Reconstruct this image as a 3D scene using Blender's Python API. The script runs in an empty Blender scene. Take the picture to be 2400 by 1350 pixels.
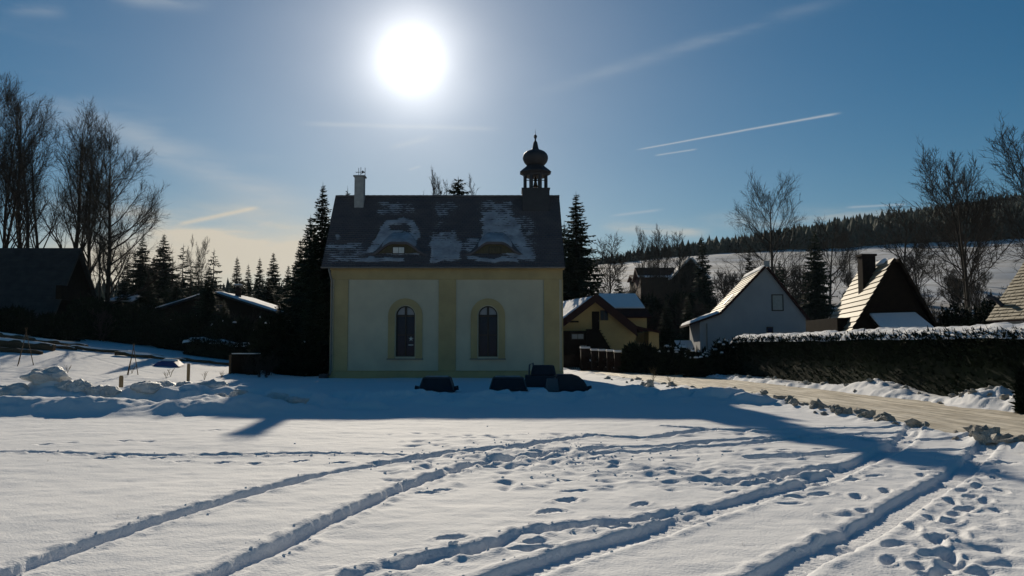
import bpy, math, random
import numpy as np
from math import sin, cos, tan, pi, radians, atan, sqrt

# ------------------------------------------------------------------ camera, sky, sun, exposure
scene = bpy.context.scene
COL = scene.collection
F = 1950.0                       # focal length in photograph pixels (2400 wide)
PITCH = atan(143.0 / F)
CAMH = 1.6
cam_d = bpy.data.cameras.new('camera'); cam = bpy.data.objects.new('camera', cam_d); COL.objects.link(cam)
cam.location = (0, 0, CAMH); cam.rotation_euler = (pi / 2 + PITCH, 0, 0)
cam_d.sensor_width = 36.0; cam_d.lens = F / 2400 * 36.0; cam_d.clip_start = 0.05; cam_d.clip_end = 12000
scene.camera = cam

def ray(px, py):
    cx = (px - 1200) / F; cy = (675 - py) / F
    d = np.array([cx, cos(PITCH) - cy * sin(PITCH), sin(PITCH) + cy * cos(PITCH)])
    return d
def nray(px, py):
    d = ray(px, py); return d / np.linalg.norm(d)
def P(px, py, Y):                # point seen at a pixel, at a chosen distance
    d = ray(px, py); k = Y / d[1]
    return np.array([d[0] * k, Y, CAMH + d[2] * k])
def G(px, py, z=0.0):            # point of level ground seen at a pixel
    d = ray(px, py); k = (z - CAMH) / d[2]
    return np.array([d[0] * k, d[1] * k])

SUN_DIR = nray(965, 141)
SUN_EL = math.asin(SUN_DIR[2]); SUN_AZ = math.atan2(SUN_DIR[0], SUN_DIR[1])

world = bpy.data.worlds.new('World'); scene.world = world; world.use_nodes = True
def build_world():
    nt = world.node_tree; N = nt.nodes; L = nt.links; N.clear()
    out = N.new('ShaderNodeOutputWorld'); bg = N.new('ShaderNodeBackground'); bg.inputs[1].default_value = 0.05
    L.new(bg.outputs[0], out.inputs[0])
    sky = N.new('ShaderNodeTexSky'); sky.sky_type = 'NISHITA'; sky.sun_disc = False
    sky.sun_elevation = SUN_EL; sky.sun_rotation = SUN_AZ % (2 * pi)
    sky.air_density = 1.0; sky.dust_density = 0.25; sky.ozone_density = 2.5; sky.altitude = 600
    tc = N.new('ShaderNodeTexCoord'); D = tc.outputs['Generated']
    def M(op, a, b=None, c=None, clamp=False):
        n = N.new('ShaderNodeMath'); n.operation = op; n.use_clamp = clamp
        for i, v in enumerate((a, b, c)):
            if v is None: continue
            if isinstance(v, (int, float)): n.inputs[i].default_value = v
            else: L.new(v, n.inputs[i])
        return n.outputs[0]
    def dot(vec):
        n = N.new('ShaderNodeVectorMath'); n.operation = 'DOT_PRODUCT'; L.new(D, n.inputs[0]); n.inputs[1].default_value = tuple(vec)
        return n.outputs['Value']
    def smooth(v, a, b):
        n = N.new('ShaderNodeMapRange'); n.interpolation_type = 'SMOOTHSTEP'; L.new(v, n.inputs[0])
        n.inputs[1].default_value = a; n.inputs[2].default_value = b
        return n.outputs[0]
    # thin high cloud: stretched noise in direction space
    def noise(scale, rot, sc, detail=5.0):
        mp = N.new('ShaderNodeMapping'); L.new(D, mp.inputs[0]); mp.inputs['Rotation'].default_value = rot; mp.inputs['Scale'].default_value = sc
        n = N.new('ShaderNodeTexNoise'); L.new(mp.outputs[0], n.inputs['Vector']); n.inputs['Scale'].default_value = scale
        n.inputs['Detail'].default_value = detail; n.inputs['Roughness'].default_value = 0.55
        return n.outputs['Fac']
    nz_w = noise(2.6, (0, 0.32, 0), (1.0, 1.0, 4.5))
    nz_f = noise(9.0, (0, 0.2, 0), (1.0, 1.0, 5.0))
    def streak(a, b, w, strength, soft=0.18, wob=0.0, use=None, taper=0.0):
        d1 = nray(*a); d2 = nray(*b); n = np.cross(d1, d2); n /= np.linalg.norm(n)
        e = d2 - d1; ln = np.linalg.norm(e); e /= ln
        v = dot(n)
        if wob: v = M('ADD', v, M('MULTIPLY', M('SUBTRACT', nz_f, 0.5), wob))
        t = M('DIVIDE', M('SUBTRACT', dot(e), float(np.dot(d1, e))), float(ln))
        ww = M('ADD', w / F, M('MULTIPLY', t, taper * w / F)) if taper else None
        q = M('DIVIDE', v, ww if ww is not None else w / F)
        g = M('EXPONENT', M('MULTIPLY', M('MULTIPLY', q, q), -1.0))
        win = M('MULTIPLY', smooth(t, -soft, soft), smooth(t, 1 + soft, 1 - soft))
        m = M('MULTIPLY', M('MULTIPLY', g, win), strength)
        if use is not None: m = M('MULTIPLY', m, use)
        return m
    wisp = smooth(nz_w, 0.34, 0.62); fine = smooth(nz_f, 0.3, 0.7)
    S = []; W = []
    # contrails
    S.append(streak((1500, 350), (1960, 267), 1.5, 0.75, 0.04, 0.002, None, 0.6))
    S.append(streak((1538, 364), (1630, 350), 1.6, 0.6, 0.1))
    S.append(streak((1320, 200), (1920, 15), 13, 0.24, 0.2, 0.006, fine))
    S.append(streak((725, 291), (1150, 303), 5.0, 0.45, 0.1, 0.004, fine))
    S.append(streak((920, 345), (1010, 322), 6.0, 0.30, 0.2))
    S.append(streak((958, 398), (985, 390), 2.5, 0.45, 0.2))
    S.append(streak((1440, 505), (1545, 492), 3.0, 0.4, 0.2))
    S.append(streak((1990, 486), (2120, 479), 2.2, 0.5, 0.1))
    S.append(streak((605, 528), (640, 520), 4, 0.45, 0.2))
    # cirrus bands
    S.append(streak((-250, 130), (430, 335), 44, 0.75, 0.22, 0.03, wisp))
    S.append(streak((-200, 60), (230, 150), 30, 0.40, 0.3, 0.03, wisp))
    S.append(streak((300, 330), (680, 480), 30, 0.45, 0.25, 0.02, fine))
    S.append(streak((430, 330), (640, 370), 18, 0.45, 0.25, 0.02, wisp))
    S.append(streak((290, 0), (470, 8), 16, 0.45, 0.3, 0.02, fine))
    S.append(streak((20, 20), (140, 30), 14, 0.3, 0.3, 0.02, fine))
    W.append(streak((420, 524), (600, 488), 4.5, 0.5, 0.1, 0.004))
    W.append(streak((100, 650), (780, 600), 95, 1.0, 0.2, 0.05))
    W.append(streak((200, 515), (720, 560), 30, 0.65, 0.25, 0.03, fine))
    W.append(streak((1440, 532), (1640, 545), 13, 0.75, 0.25, 0.012, fine))
    W.append(streak((1700, 520), (2180, 505), 17, 0.55, 0.25, 0.012, fine))
    def total(Q):
        tot = Q[0]
        for s in Q[1:]: tot = M('ADD', tot, s)
        return M('MINIMUM', tot, 0.92)
    tot = total(S); totw = total(W)
    # sky colour gain: a deep, contrasty winter blue
    hs = N.new('ShaderNodeHueSaturation'); L.new(sky.outputs[0], hs.inputs['Color']); hs.inputs['Saturation'].default_value = 1.45
    hs.inputs['Value'].default_value = 0.88; hs.inputs['Hue'].default_value = 0.493
    # lens glare of the sun, painted into the sky as a fading glow
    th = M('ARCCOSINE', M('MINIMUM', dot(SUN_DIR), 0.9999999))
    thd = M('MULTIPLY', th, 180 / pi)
    sun_glare = M('ADD', M('MULTIPLY', M('EXPONENT', M('MULTIPLY', thd, -1 / 1.7)), 46.0),
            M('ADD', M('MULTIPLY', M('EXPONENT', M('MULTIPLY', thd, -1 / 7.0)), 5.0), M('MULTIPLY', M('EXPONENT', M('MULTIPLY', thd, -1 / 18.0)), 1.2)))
    sun_glare = M('MULTIPLY', sun_glare, M('ADD', 0.72, M('MULTIPLY', noise(5.0, (0, .5, .3), (1, 1, 1.6), 3.0), 0.56)))
    sun_glare = M('MINIMUM', sun_glare, 60.0)
    mixc = N.new('ShaderNodeMix'); mixc.data_type = 'RGBA'; L.new(tot, mixc.inputs['Factor'])
    L.new(hs.outputs[0], mixc.inputs[6]); mixc.inputs[7].default_value = (8.0, 9.0, 10.0, 1)
    mixw = N.new('ShaderNodeMix'); mixw.data_type = 'RGBA'; L.new(totw, mixw.inputs['Factor']); L.new(mixc.outputs[2], mixw.inputs[6]); mixw.inputs[7].default_value = (12.5, 10.9, 8.5, 1)
    sc2 = N.new('ShaderNodeVectorMath'); sc2.operation = 'SCALE'; sc2.inputs[0].default_value = (1.0, 0.97, 0.93); L.new(sun_glare, sc2.inputs['Scale'])
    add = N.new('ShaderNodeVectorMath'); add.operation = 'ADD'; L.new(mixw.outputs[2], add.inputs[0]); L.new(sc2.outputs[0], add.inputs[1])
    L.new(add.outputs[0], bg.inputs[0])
build_world()
world.cycles.sampling_method = 'MANUAL'; world.cycles.sample_map_resolution = 512

sun_d = bpy.data.lights.new('sun', 'SUN'); sun = bpy.data.objects.new('sun', sun_d); COL.objects.link(sun)
sun_d.energy = 4.9; sun_d.angle = radians(0.53); sun_d.color = (1.0, 0.88, 0.70)
from mathutils import Vector, Matrix
sun.rotation_euler = Vector(SUN_DIR).to_track_quat('Z', 'Y').to_euler()
sun.location = (-10, 60, 40)

scene.view_settings.view_transform = 'Standard'; scene.view_settings.look = 'None'
scene.view_settings.exposure = 0.0; scene.view_settings.gamma = 1.0
scene.render.engine = 'CYCLES'
scene.cycles.use_denoising = True
scene.cycles.max_bounces = 6; scene.cycles.diffuse_bounces = 3; scene.cycles.glossy_bounces = 2
scene.cycles.transparent_max_bounces = 8

# ------------------------------------------------------------------ helpers
rng = random.Random(7)

class Noise2:
    def __init__(self, seed):
        r = np.random.RandomState(seed); self.p = r.permutation(512); self.g = r.uniform(-1, 1, (512, 2))
    def __call__(self, x, y):
        x = np.asarray(x, float); y = np.asarray(y, float)
        xi = np.floor(x).astype(int); yi = np.floor(y).astype(int); xf = x - xi; yf = y - yi
        def gr(ix, iy, fx, fy):
            h = self.p[(self.p[ix & 511] + iy) & 511]; g = self.g[h]; return g[..., 0] * fx + g[..., 1] * fy
        u = xf * xf * xf * (xf * (xf * 6 - 15) + 10); v = yf * yf * yf * (yf * (yf * 6 - 15) + 10)
        a = gr(xi, yi, xf, yf); b = gr(xi + 1, yi, xf - 1, yf); c = gr(xi, yi + 1, xf, yf - 1); d = gr(xi + 1, yi + 1, xf - 1, yf - 1)
        return (a + (b - a) * u) * (1 - v) + (c + (d - c) * u) * v
    def fbm(self, x, y, o=4):
        s = 0; a = 1.0; f = 1.0
        for i in range(o): s = s + a * self(x * f + 17.3 * i, y * f - 9.1 * i); a *= 0.5; f *= 2.03
        return s
N1 = Noise2(3); N2 = Noise2(11); N3 = Noise2(29)

def sstep(x, a, b):
    t = np.clip((np.asarray(x, float) - a) / (b - a), 0, 1); return t * t * (3 - 2 * t)

def mesh_np(name, V, Fc, mat=None, smooth=False):
    """V: n x 3 array, Fc: m x k array of equal-sized faces"""
    me = bpy.data.meshes.new(name); V = np.asarray(V, np.float32); Fc = np.asarray(Fc, np.int32)
    k = Fc.shape[1]; m = len(Fc)
    me.vertices.add(len(V)); me.vertices.foreach_set('co', V.ravel())
    me.loops.add(m * k); me.loops.foreach_set('vertex_index', Fc.ravel())
    me.polygons.add(m); me.polygons.foreach_set('loop_start', np.arange(0, m * k, k, dtype=np.int32))
    if smooth: me.polygons.foreach_set('use_smooth', np.ones(m, bool))
    me.update(calc_edges=True)
    if mat: me.materials.append(mat)
    return me

class MB:
    """collects shapes for ONE mesh"""
    def __init__(self): self.v = []; self.f = []
    def add(self, vs, fs):
        o = len(self.v); self.v.extend([tuple(map(float, p)) for p in vs]); self.f.extend([tuple(i + o for i in f) for f in fs]); return self
    def box(self, x0, x1, y0, y1, z0, z1):
        vs = [(x0, y0, z0), (x1, y0, z0), (x1, y1, z0), (x0, y1, z0), (x0, y0, z1), (x1, y0, z1), (x1, y1, z1), (x0, y1, z1)]
        return self.add(vs, [(0, 3, 2, 1), (4, 5, 6, 7), (0, 1, 5, 4), (1, 2, 6, 5), (2, 3, 7, 6), (3, 0, 4, 7)])
    def tube(self, pts, radii, n=8, cap=True):
        pts = [Vector(p) for p in pts]; rings = []
        if isinstance(radii, (int, float)): radii = [radii] * len(pts)
        vs = []; fs = []; ref = None
        for i, p in enumerate(pts):
            t = (pts[min(i + 1, len(pts) - 1)] - pts[max(i - 1, 0)]).normalized()
            a = t.orthogonal() if ref is None else (ref - t * ref.dot(t))
            if a.length < 1e-6: a = t.orthogonal()
            a.normalize(); ref = a; b = t.cross(a)
            for k in range(n):
                ang = 2 * pi * k / n; vs.append(p + (a * cos(ang) + b * sin(ang)) * radii[i])
        for i in range(len(pts) - 1):
            for k in range(n):
                k2 = (k + 1) % n; fs.append((i * n + k, i * n + k2, (i + 1) * n + k2, (i + 1) * n + k))
        if cap: fs.append(tuple(range(n - 1, -1, -1))); fs.append(tuple((len(pts) - 1) * n + k for k in range(n)))
        return self.add(vs, fs)
    def bar(self, p, q, w, h=None):
        return self.tube([p, q], (w if h is None else max(w, h)) * 0.5, 6)
    def lathe(self, prof, n=16, c=(0, 0, 0), phase=0.0):
        vs = []; fs = []
        for r, z in prof:
            for k in range(n):
                a = 2 * pi * k / n + phase; vs.append((c[0] + r * cos(a), c[1] + r * sin(a), c[2] + z))
        for i in range(len(prof) - 1):
            for k in range(n):
                k2 = (k + 1) % n; fs.append((i * n + k, i * n + k2, (i + 1) * n + k2, (i + 1) * n + k))
        fs.append(tuple(range(n - 1, -1, -1))); fs.append(tuple((len(prof) - 1) * n + k for k in range(n)))
        return self.add(vs, fs)
    def prism(self, prof, ax, o=(0, 0, 0)):
        """prof: (x,z) polygon in the plane y=o.y, extruded along vector ax; counter-clockwise seen from -Y"""
        n = len(prof); A = [(o[0] + x, o[1], o[2] + z) for x, z in prof]; B = [(a[0] + ax[0], a[1] + ax[1], a[2] + ax[2]) for a in A]
        fs = [tuple(range(n)), tuple(range(2 * n - 1, n - 1, -1))]
        for i in range(n):
            j = (i + 1) % n; fs.append((i, n + i, n + j, j))
        return self.add(A + B, fs)
    def slab(self, a, b, c, d, th):
        """quad a,b,c,d thickened by th against its normal"""
        a, b, c, d = map(Vector, (a, b, c, d)); n = (b - a).cross(d - a).normalized() * th
        vs = [a, b, c, d, a - n, b - n, c - n, d - n]
        return self.add(vs, [(0, 1, 2, 3), (7, 6, 5, 4), (0, 4, 5, 1), (1, 5, 6, 2), (2, 6, 7, 3), (3, 7, 4, 0)])
    def quad(self, a, b, c, d): return self.add([a, b, c, d], [(0, 1, 2, 3)])
    def mesh(self, name, mat, smooth=False):
        me = bpy.data.meshes.new(name); me.from_pydata(self.v, [], self.f); me.update()
        if smooth:
            me.polygons.foreach_set('use_smooth', [True] * len(me.polygons))
        if mat: me.materials.append(mat)
        return me
    def build(self, name, mat, parent=None, smooth=False, bevel=0.0):
        o = bpy.data.objects.new(name, self.mesh(name, mat, smooth)); COL.objects.link(o)
        if parent is not None:
            o.parent = parent; o.matrix_parent_inverse = parent.matrix_world.inverted() if False else Matrix.Translation(-world_loc(parent))
        if bevel:
            m = o.modifiers.new('bevel', 'BEVEL'); m.width = bevel; m.segments = 2
        return o

def world_loc(o):
    v = Vector((0, 0, 0)); 
    if o.type == 'EMPTY': v = Vector(o.location)
    return v
def link_mesh(name, me, parent=None, loc=None):
    o = bpy.data.objects.new(name, me); COL.objects.link(o)
    if parent is not None:
        o.parent = parent
        o.matrix_parent_inverse = Matrix.Translation(-world_loc(parent))
    if loc is not None: o.location = loc
    return o
def tag(o, label=None, cat=None, group=None, kind=None):
    if label: o['label'] = label
    if cat: o['category'] = cat
    if group: o['group'] = group
    if kind: o['kind'] = kind
    return o
def empty(name, loc, label, cat, group=None):
    o = bpy.data.objects.new(name, None); COL.objects.link(o); o.location = tuple(float(c) for c in loc); o.empty_display_size = 0.3
    return tag(o, label, cat, group)

# ------------------------------------------------------------------ materials
def mat(name, col, rough=0.8, spec=0.3, vary=None, vscale=3.0, bump=0.0, bscale=30.0, metal=0.0, stretch=None, dirt=None):
    m = bpy.data.materials.new(name); m.use_nodes = True; nt = m.node_tree; N = nt.nodes; L = nt.links
    b = N['Principled BSDF']; b.inputs['Roughness'].default_value = rough; b.inputs['Metallic'].default_value = metal
    b.inputs['Specular IOR Level'].default_value = spec; b.inputs['Base Color'].default_value = (*col, 1)
    tc = N.new('ShaderNodeTexCoord'); vec = tc.outputs['Object']
    if stretch:
        mp = N.new('ShaderNodeMapping'); mp.inputs['Scale'].default_value = stretch; L.new(vec, mp.inputs[0]); vec = mp.outputs[0]
    if vary:
        n = N.new('ShaderNodeTexNoise'); n.inputs['Scale'].default_value = vscale; n.inputs['Detail'].default_value = 6; n.inputs['Roughness'].default_value = 0.6
        L.new(vec, n.inputs['Vector'])
        r = N.new('ShaderNodeValToRGB'); r.color_ramp.elements[0].position = 0.3; r.color_ramp.elements[1].position = 0.7
        r.color_ramp.elements[0].color = (*vary, 1); r.color_ramp.elements[1].color = (*col, 1)
        L.new(n.outputs['Fac'], r.inputs[0]); L.new(r.outputs[0], b.inputs['Base Color'])
    if bump:
        n2 = N.new('ShaderNodeTexNoise'); n2.inputs['Scale'].default_value = bscale; n2.inputs['Detail'].default_value = 4; L.new(vec, n2.inputs['Vector'])
        bp = N.new('ShaderNodeBump'); bp.inputs['Strength'].default_value = 1.0; bp.inputs['Distance'].default_value = bump
        L.new(n2.outputs['Fac'], bp.inputs['Height']); L.new(bp.outputs[0], b.inputs['Normal'])
    return m

def snow_mat(name, col, col2, rough=0.55, spec=0.35, scale=0.5, b1=(2.5, 0.05), b2=(60, 0.006)):
    m = mat(name, col, rough, spec, col2, scale)
    nt = m.node_tree; N = nt.nodes; L = nt.links; b = N['Principled BSDF']
    tc = N.new('ShaderNodeTexCoord')
    prev = None
    for sc, ds in (b1, b2):
        n = N.new('ShaderNodeTexNoise'); n.inputs['Scale'].default_value = sc; n.inputs['Detail'].default_value = 5; L.new(tc.outputs['Object'], n.inputs['Vector'])
        bp = N.new('ShaderNodeBump'); bp.inputs['Distance'].default_value = ds; L.new(n.outputs['Fac'], bp.inputs['Height'])
        if prev: L.new(prev, bp.inputs['Normal'])
        prev = bp.outputs[0]
    L.new(prev, b.inputs['Normal'])
    return m

M_SNOW = snow_mat('snow', (0.86, 0.86, 0.87), (0.80, 0.81, 0.83), 0.85, 0.08, 0.4, (2.2, 0.03), (40, 0.009))
def dim_and_mottle_slopes(m):  # grazing-sun dimness of far slopes mixed into the colour, along with brownish patches
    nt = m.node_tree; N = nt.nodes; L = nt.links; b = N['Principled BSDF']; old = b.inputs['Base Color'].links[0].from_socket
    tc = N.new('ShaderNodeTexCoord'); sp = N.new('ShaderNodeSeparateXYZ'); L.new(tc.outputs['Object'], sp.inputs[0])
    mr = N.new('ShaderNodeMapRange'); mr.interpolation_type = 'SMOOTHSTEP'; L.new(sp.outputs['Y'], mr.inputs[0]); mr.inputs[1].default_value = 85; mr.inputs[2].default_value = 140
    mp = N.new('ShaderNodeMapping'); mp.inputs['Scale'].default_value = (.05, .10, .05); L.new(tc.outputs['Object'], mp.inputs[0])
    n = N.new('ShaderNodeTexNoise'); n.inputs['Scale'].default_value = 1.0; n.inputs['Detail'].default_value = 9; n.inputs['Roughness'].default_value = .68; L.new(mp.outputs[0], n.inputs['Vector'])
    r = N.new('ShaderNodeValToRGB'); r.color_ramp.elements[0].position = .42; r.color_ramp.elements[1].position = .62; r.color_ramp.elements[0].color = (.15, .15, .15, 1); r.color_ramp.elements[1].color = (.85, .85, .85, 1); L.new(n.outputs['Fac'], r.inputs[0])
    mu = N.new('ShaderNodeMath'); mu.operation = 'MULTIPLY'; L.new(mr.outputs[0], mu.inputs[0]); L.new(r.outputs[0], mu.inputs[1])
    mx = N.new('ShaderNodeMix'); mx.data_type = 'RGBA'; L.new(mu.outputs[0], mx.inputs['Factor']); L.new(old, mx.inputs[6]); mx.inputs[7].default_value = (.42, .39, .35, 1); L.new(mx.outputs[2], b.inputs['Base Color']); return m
M_GROUND = dim_and_mottle_slopes(snow_mat('ground_snow', (0.86, 0.86, 0.87), (0.80, 0.81, 0.83), 0.85, 0.08, 0.4, (2.2, 0.03), (40, 0.008)))
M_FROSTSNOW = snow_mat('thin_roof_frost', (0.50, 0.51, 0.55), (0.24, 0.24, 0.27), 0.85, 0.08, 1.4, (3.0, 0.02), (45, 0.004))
M_SNOWCHUNK = snow_mat('lumpy_snow', (0.82, 0.82, 0.83), (0.66, 0.64, 0.60), 0.6, 0.3, 1.5, (5, 0.08), (30, 0.012))
M_DIRTSNOW = snow_mat('dirty_snow', (0.74, 0.70, 0.62), (0.48, 0.43, 0.35), 0.7, 0.3, 3.0, (8, 0.06), (40, 0.015))
M_ROAD = snow_mat('packed_road_snow', (0.80, 0.71, 0.54), (0.64, 0.55, 0.40), 0.55, 0.4, 0.9, (3.0, 0.04), (35, 0.01))
def road_mat():
    m = snow_mat('packed_road_snow', (0.84, 0.79, 0.69), (0.68, 0.62, 0.51), 0.7, 0.2, 0.9, (3.0, 0.04), (35, 0.012)); nt = m.node_tree; N = nt.nodes; L = nt.links; b = N['Principled BSDF']
    old = b.inputs['Base Color'].links[0].from_socket
    tc = N.new('ShaderNodeTexCoord'); mp = N.new('ShaderNodeMapping'); mp.inputs['Scale'].default_value = (5.0, .35, 1); L.new(tc.outputs['Object'], mp.inputs[0])
    n = N.new('ShaderNodeTexNoise'); n.inputs['Scale'].default_value = 1.0; n.inputs['Detail'].default_value = 6; L.new(mp.outputs[0], n.inputs['Vector'])
    r = N.new('ShaderNodeValToRGB'); r.color_ramp.elements[0].position = .38; r.color_ramp.elements[1].position = .66; r.color_ramp.elements[0].color = (.55, .52, .47, 1); r.color_ramp.elements[1].color = (1.08, 1.05, 1.0, 1)
    L.new(n.outputs['Fac'], r.inputs[0])
    mx = N.new('ShaderNodeMix'); mx.data_type = 'RGBA'; mx.blend_type = 'MULTIPLY'; mx.inputs['Factor'].default_value = 1.0
    L.new(old, mx.inputs[6]); L.new(r.outputs[0], mx.inputs[7]); L.new(mx.outputs[2], b.inputs['Base Color']); return m
M_ROAD = road_mat()
M_CREAM = mat('cream_plaster', (0.60, 0.535, 0.39), 0.9, 0.15, (0.47, 0.42, 0.315), 0.6, 0.004, 60)
M_OCHRE = mat('ochre_plaster', (0.50, 0.38, 0.19), 0.9, 0.15, (0.38, 0.29, 0.15), 0.8, 0.004, 60)
M_TILE = mat('roof_tile', (0.15, 0.122, 0.120), 0.75, 0.3, (0.09, 0.082, 0.09), 1.2, 0.004, 40, stretch=(1, 1, 2.0))
M_DARKTIN = mat('dark_sheet_metal', (0.045, 0.042, 0.048), 0.55, 0.4, (0.03, 0.028, 0.032), 3.0, 0.003, 20)
M_BELL = mat('bronze_bell', (0.10, 0.05, 0.03), 0.5, 0.5, metal=0.6)
M_CHIM = mat('chimney_render', (0.42, 0.41, 0.40), 0.9, 0.2, (0.30, 0.30, 0.30), 4.0, 0.005, 40)
M_GUTTER = mat('zinc_gutter', (0.20, 0.19, 0.17), 0.5, 0.5, (0.13, 0.12, 0.11), 2.0)
M_FRAME = mat('window_frame_wood', (0.055, 0.04, 0.032), 0.6, 0.3)
M_GLASS = mat('window_glass', (0.015, 0.028, 0.060), 0.06, 0.12)
M_FROST = mat('frosted_pane', (0.38, 0.36, 0.38), 0.4, 0.4)
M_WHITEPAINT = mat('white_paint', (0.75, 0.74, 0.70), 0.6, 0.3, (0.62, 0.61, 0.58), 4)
M_WOOD = mat('weathered_wood', (0.13, 0.085, 0.05), 0.85, 0.2, (0.07, 0.048, 0.03), 5.0, 0.008, 30, stretch=(4, 4, 1))
M_OLIVE = mat('olive_boards', (0.13, 0.11, 0.065), 0.85, 0.2, (0.08, 0.068, 0.045), 5.0, 0.008, 30, stretch=(4, 4, 1))
M_POST = mat('pale_post_wood', (0.30, 0.21, 0.11), 0.85, 0.2, (0.16, 0.11, 0.065), 8.0, 0.004, 60, stretch=(4, 4, 1))
M_DARKWOOD = mat('dark_timber', (0.022, 0.015, 0.011), 0.95, 0.05, (0.012, 0.009, 0.007), 3.0, 0.006, 20)
M_TROUGH = mat('dark_tub', (0.022, 0.022, 0.034), 0.6, 0.35, (0.014, 0.014, 0.02), 4.0, 0.004, 30)
M_TROUGHRIM = mat('worn_tub_edge', (0.10, 0.10, 0.11), 0.7, 0.3)
M_BARK = mat('bark', (0.055, 0.043, 0.033), 0.9, 0.15, (0.032, 0.026, 0.022), 4.0)
M_BARK2 = mat('pale_bark', (0.13, 0.11, 0.09), 0.9, 0.15, (0.06, 0.05, 0.04), 4.0)
M_NEEDLE = mat('spruce_needles', (0.030, 0.050, 0.026), 0.8, 0.2, (0.014, 0.026, 0.016), 1.5)
M_HEDGE = mat('hedge_foliage', (0.016, 0.024, 0.012), 0.9, 0.1, (0.007, 0.011, 0.007), 2.5)
M_FARWOOD = mat('far_forest', (0.022, 0.034, 0.022), 0.9, 0.1, (0.012, 0.02, 0.015), 0.03)
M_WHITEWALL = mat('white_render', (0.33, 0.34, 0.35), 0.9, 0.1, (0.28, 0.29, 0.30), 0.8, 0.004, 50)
M_YELLOWWALL = mat('yellow_render', (0.58, 0.42, 0.18), 0.9, 0.2, (0.48, 0.34, 0.15), 1.0, 0.004, 50)
M_REDROOF = mat('dark_red_roof', (0.055, 0.022, 0.019), 0.85, 0.15, (0.034, 0.016, 0.015), 2.0)
M_FROSTROOF = mat('frosted_roof_tiles', (0.30, 0.26, 0.18), 0.65, 0.25, (0.21, 0.18, 0.12), 5.0, 0.006, 18)
M_GREYROOF = mat('grey_roof', (0.055, 0.055, 0.055), 0.8, 0.3, (0.03, 0.03, 0.032), 1.5)
M_BRICK = mat('chimney_brick', (0.035, 0.024, 0.02), 0.95, 0.05, (0.02, 0.015, 0.014), 6.0)
M_CABINET = mat('grey_cabinet', (0.34, 0.35, 0.33), 0.6, 0.3, (0.27, 0.28, 0.26), 5)
M_WEED = mat('dry_stalk', (0.22, 0.16, 0.08), 0.9, 0.1)
M_TARP = mat('blue_tarp', (0.05, 0.07, 0.20), 0.6, 0.3)

# ------------------------------------------------------------------ the ground
LEFT_EDGE = np.array([(8.9, -6), (8.8, 6), (8.6, 10), (8.5, 14), (8.5, 18), (8.2, 27), (6.9, 38), (4.7, 60), (1.5, 85), (-6, 112), (-20, 140)])
RIGHT_EDGE = np.array([(13.6, -6), (13.6, 6), (13.4, 12), (13.2, 21), (12.9, 29), (12.2, 40), (11.4, 50), (9.3, 72), (6.5, 100), (-1, 128), (-14, 156)])
FT = np.array([(-50, 0), (75, 0), (100, 1.5), (130, 6.5), (180, 14.5), (250, 27), (400, 53), (700, 112), (950, 135), (1600, 110), (4500, 60)])
GS = np.array([(-2.5, .4), (-0.6, .30), (-0.3, .30), (-0.05, .55), (0.1, .78), (0.3, .88), (0.6, 1.0), (1.2, 1.15), (3, 1.2)])
def macro(x, y):
    x = np.asarray(x, float); y = np.asarray(y, float)
    s = x / np.maximum(np.abs(y), 1.0)
    f = np.interp(y, FT[:, 0], FT[:, 1]); fn = np.minimum(f, 53.0) if False else np.where(y < 400, f, 53.0)
    z = fn * np.interp(s, GS[:, 0], GS[:, 1]) + (f - fn) * np.interp(s, (-.6, -.05, .1, .2, .35, .6, 1.2), (.05, .1, .12, .35, .75, 1.12, 1.3))
    z = z + 0.12 * np.clip(-x - 12, 0, 60) * sstep(y, 30, 60) * (1 - 0.0 * y)
    z = z + 0.035 * np.clip(x - 13.6, 0, 60) * sstep(y, 20, 60)
    big = sstep(y, 80, 200)
    z = z + big * (N1.fbm(x / 60, y / 60, 3) * 2.2)
    return z
def road_u(x, y):
    """signed position across the road: <0 left of it, 0..1 on it, >1 right of it, in metres outside"""
    l = np.interp(y, LEFT_EDGE[:, 1], LEFT_EDGE[:, 0]); r = np.interp(y, RIGHT_EDGE[:, 1], RIGHT_EDGE[:, 0])
    return x - l, r - x
def gz(x, y): return float(macro(x, y))

def polyline_field(x, y, pts, reach):
    """distance to polyline, arc length at the foot, signed side; only for points in reach"""
    pts = np.asarray(pts, float); d = np.full(x.shape, 1e9); s = np.zeros(x.shape); acc = 0
    sd = np.zeros(x.shape)
    for a, b in zip(pts[:-1], pts[1:]):
        ab = b - a; L2 = ab @ ab; ln = sqrt(L2)
        m = (x > min(a[0], b[0]) - reach) & (x < max(a[0], b[0]) + reach) & (y > min(a[1], b[1]) - reach) & (y < max(a[1], b[1]) + reach)
        if m.any():
            xx = x[m]; yy = y[m]; t = np.clip(((xx - a[0]) * ab[0] + (yy - a[1]) * ab[1]) / L2, 0, 1)
            dx = xx - a[0] - t * ab[0]; dy = yy - a[1] - t * ab[1]; dd = np.hypot(dx, dy)
            old = d[m]; upd = dd < old
            sm = s[m]; sm[upd] = acc + t[upd] * ln; s[m] = sm
            q = sd[m]; q[upd] = np.sign(ab[0] * dy - ab[1] * dx)[upd]; sd[m] = q
            old[upd] = dd[upd]; d[m] = old
        acc += ln
    return d, s, sd
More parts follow.
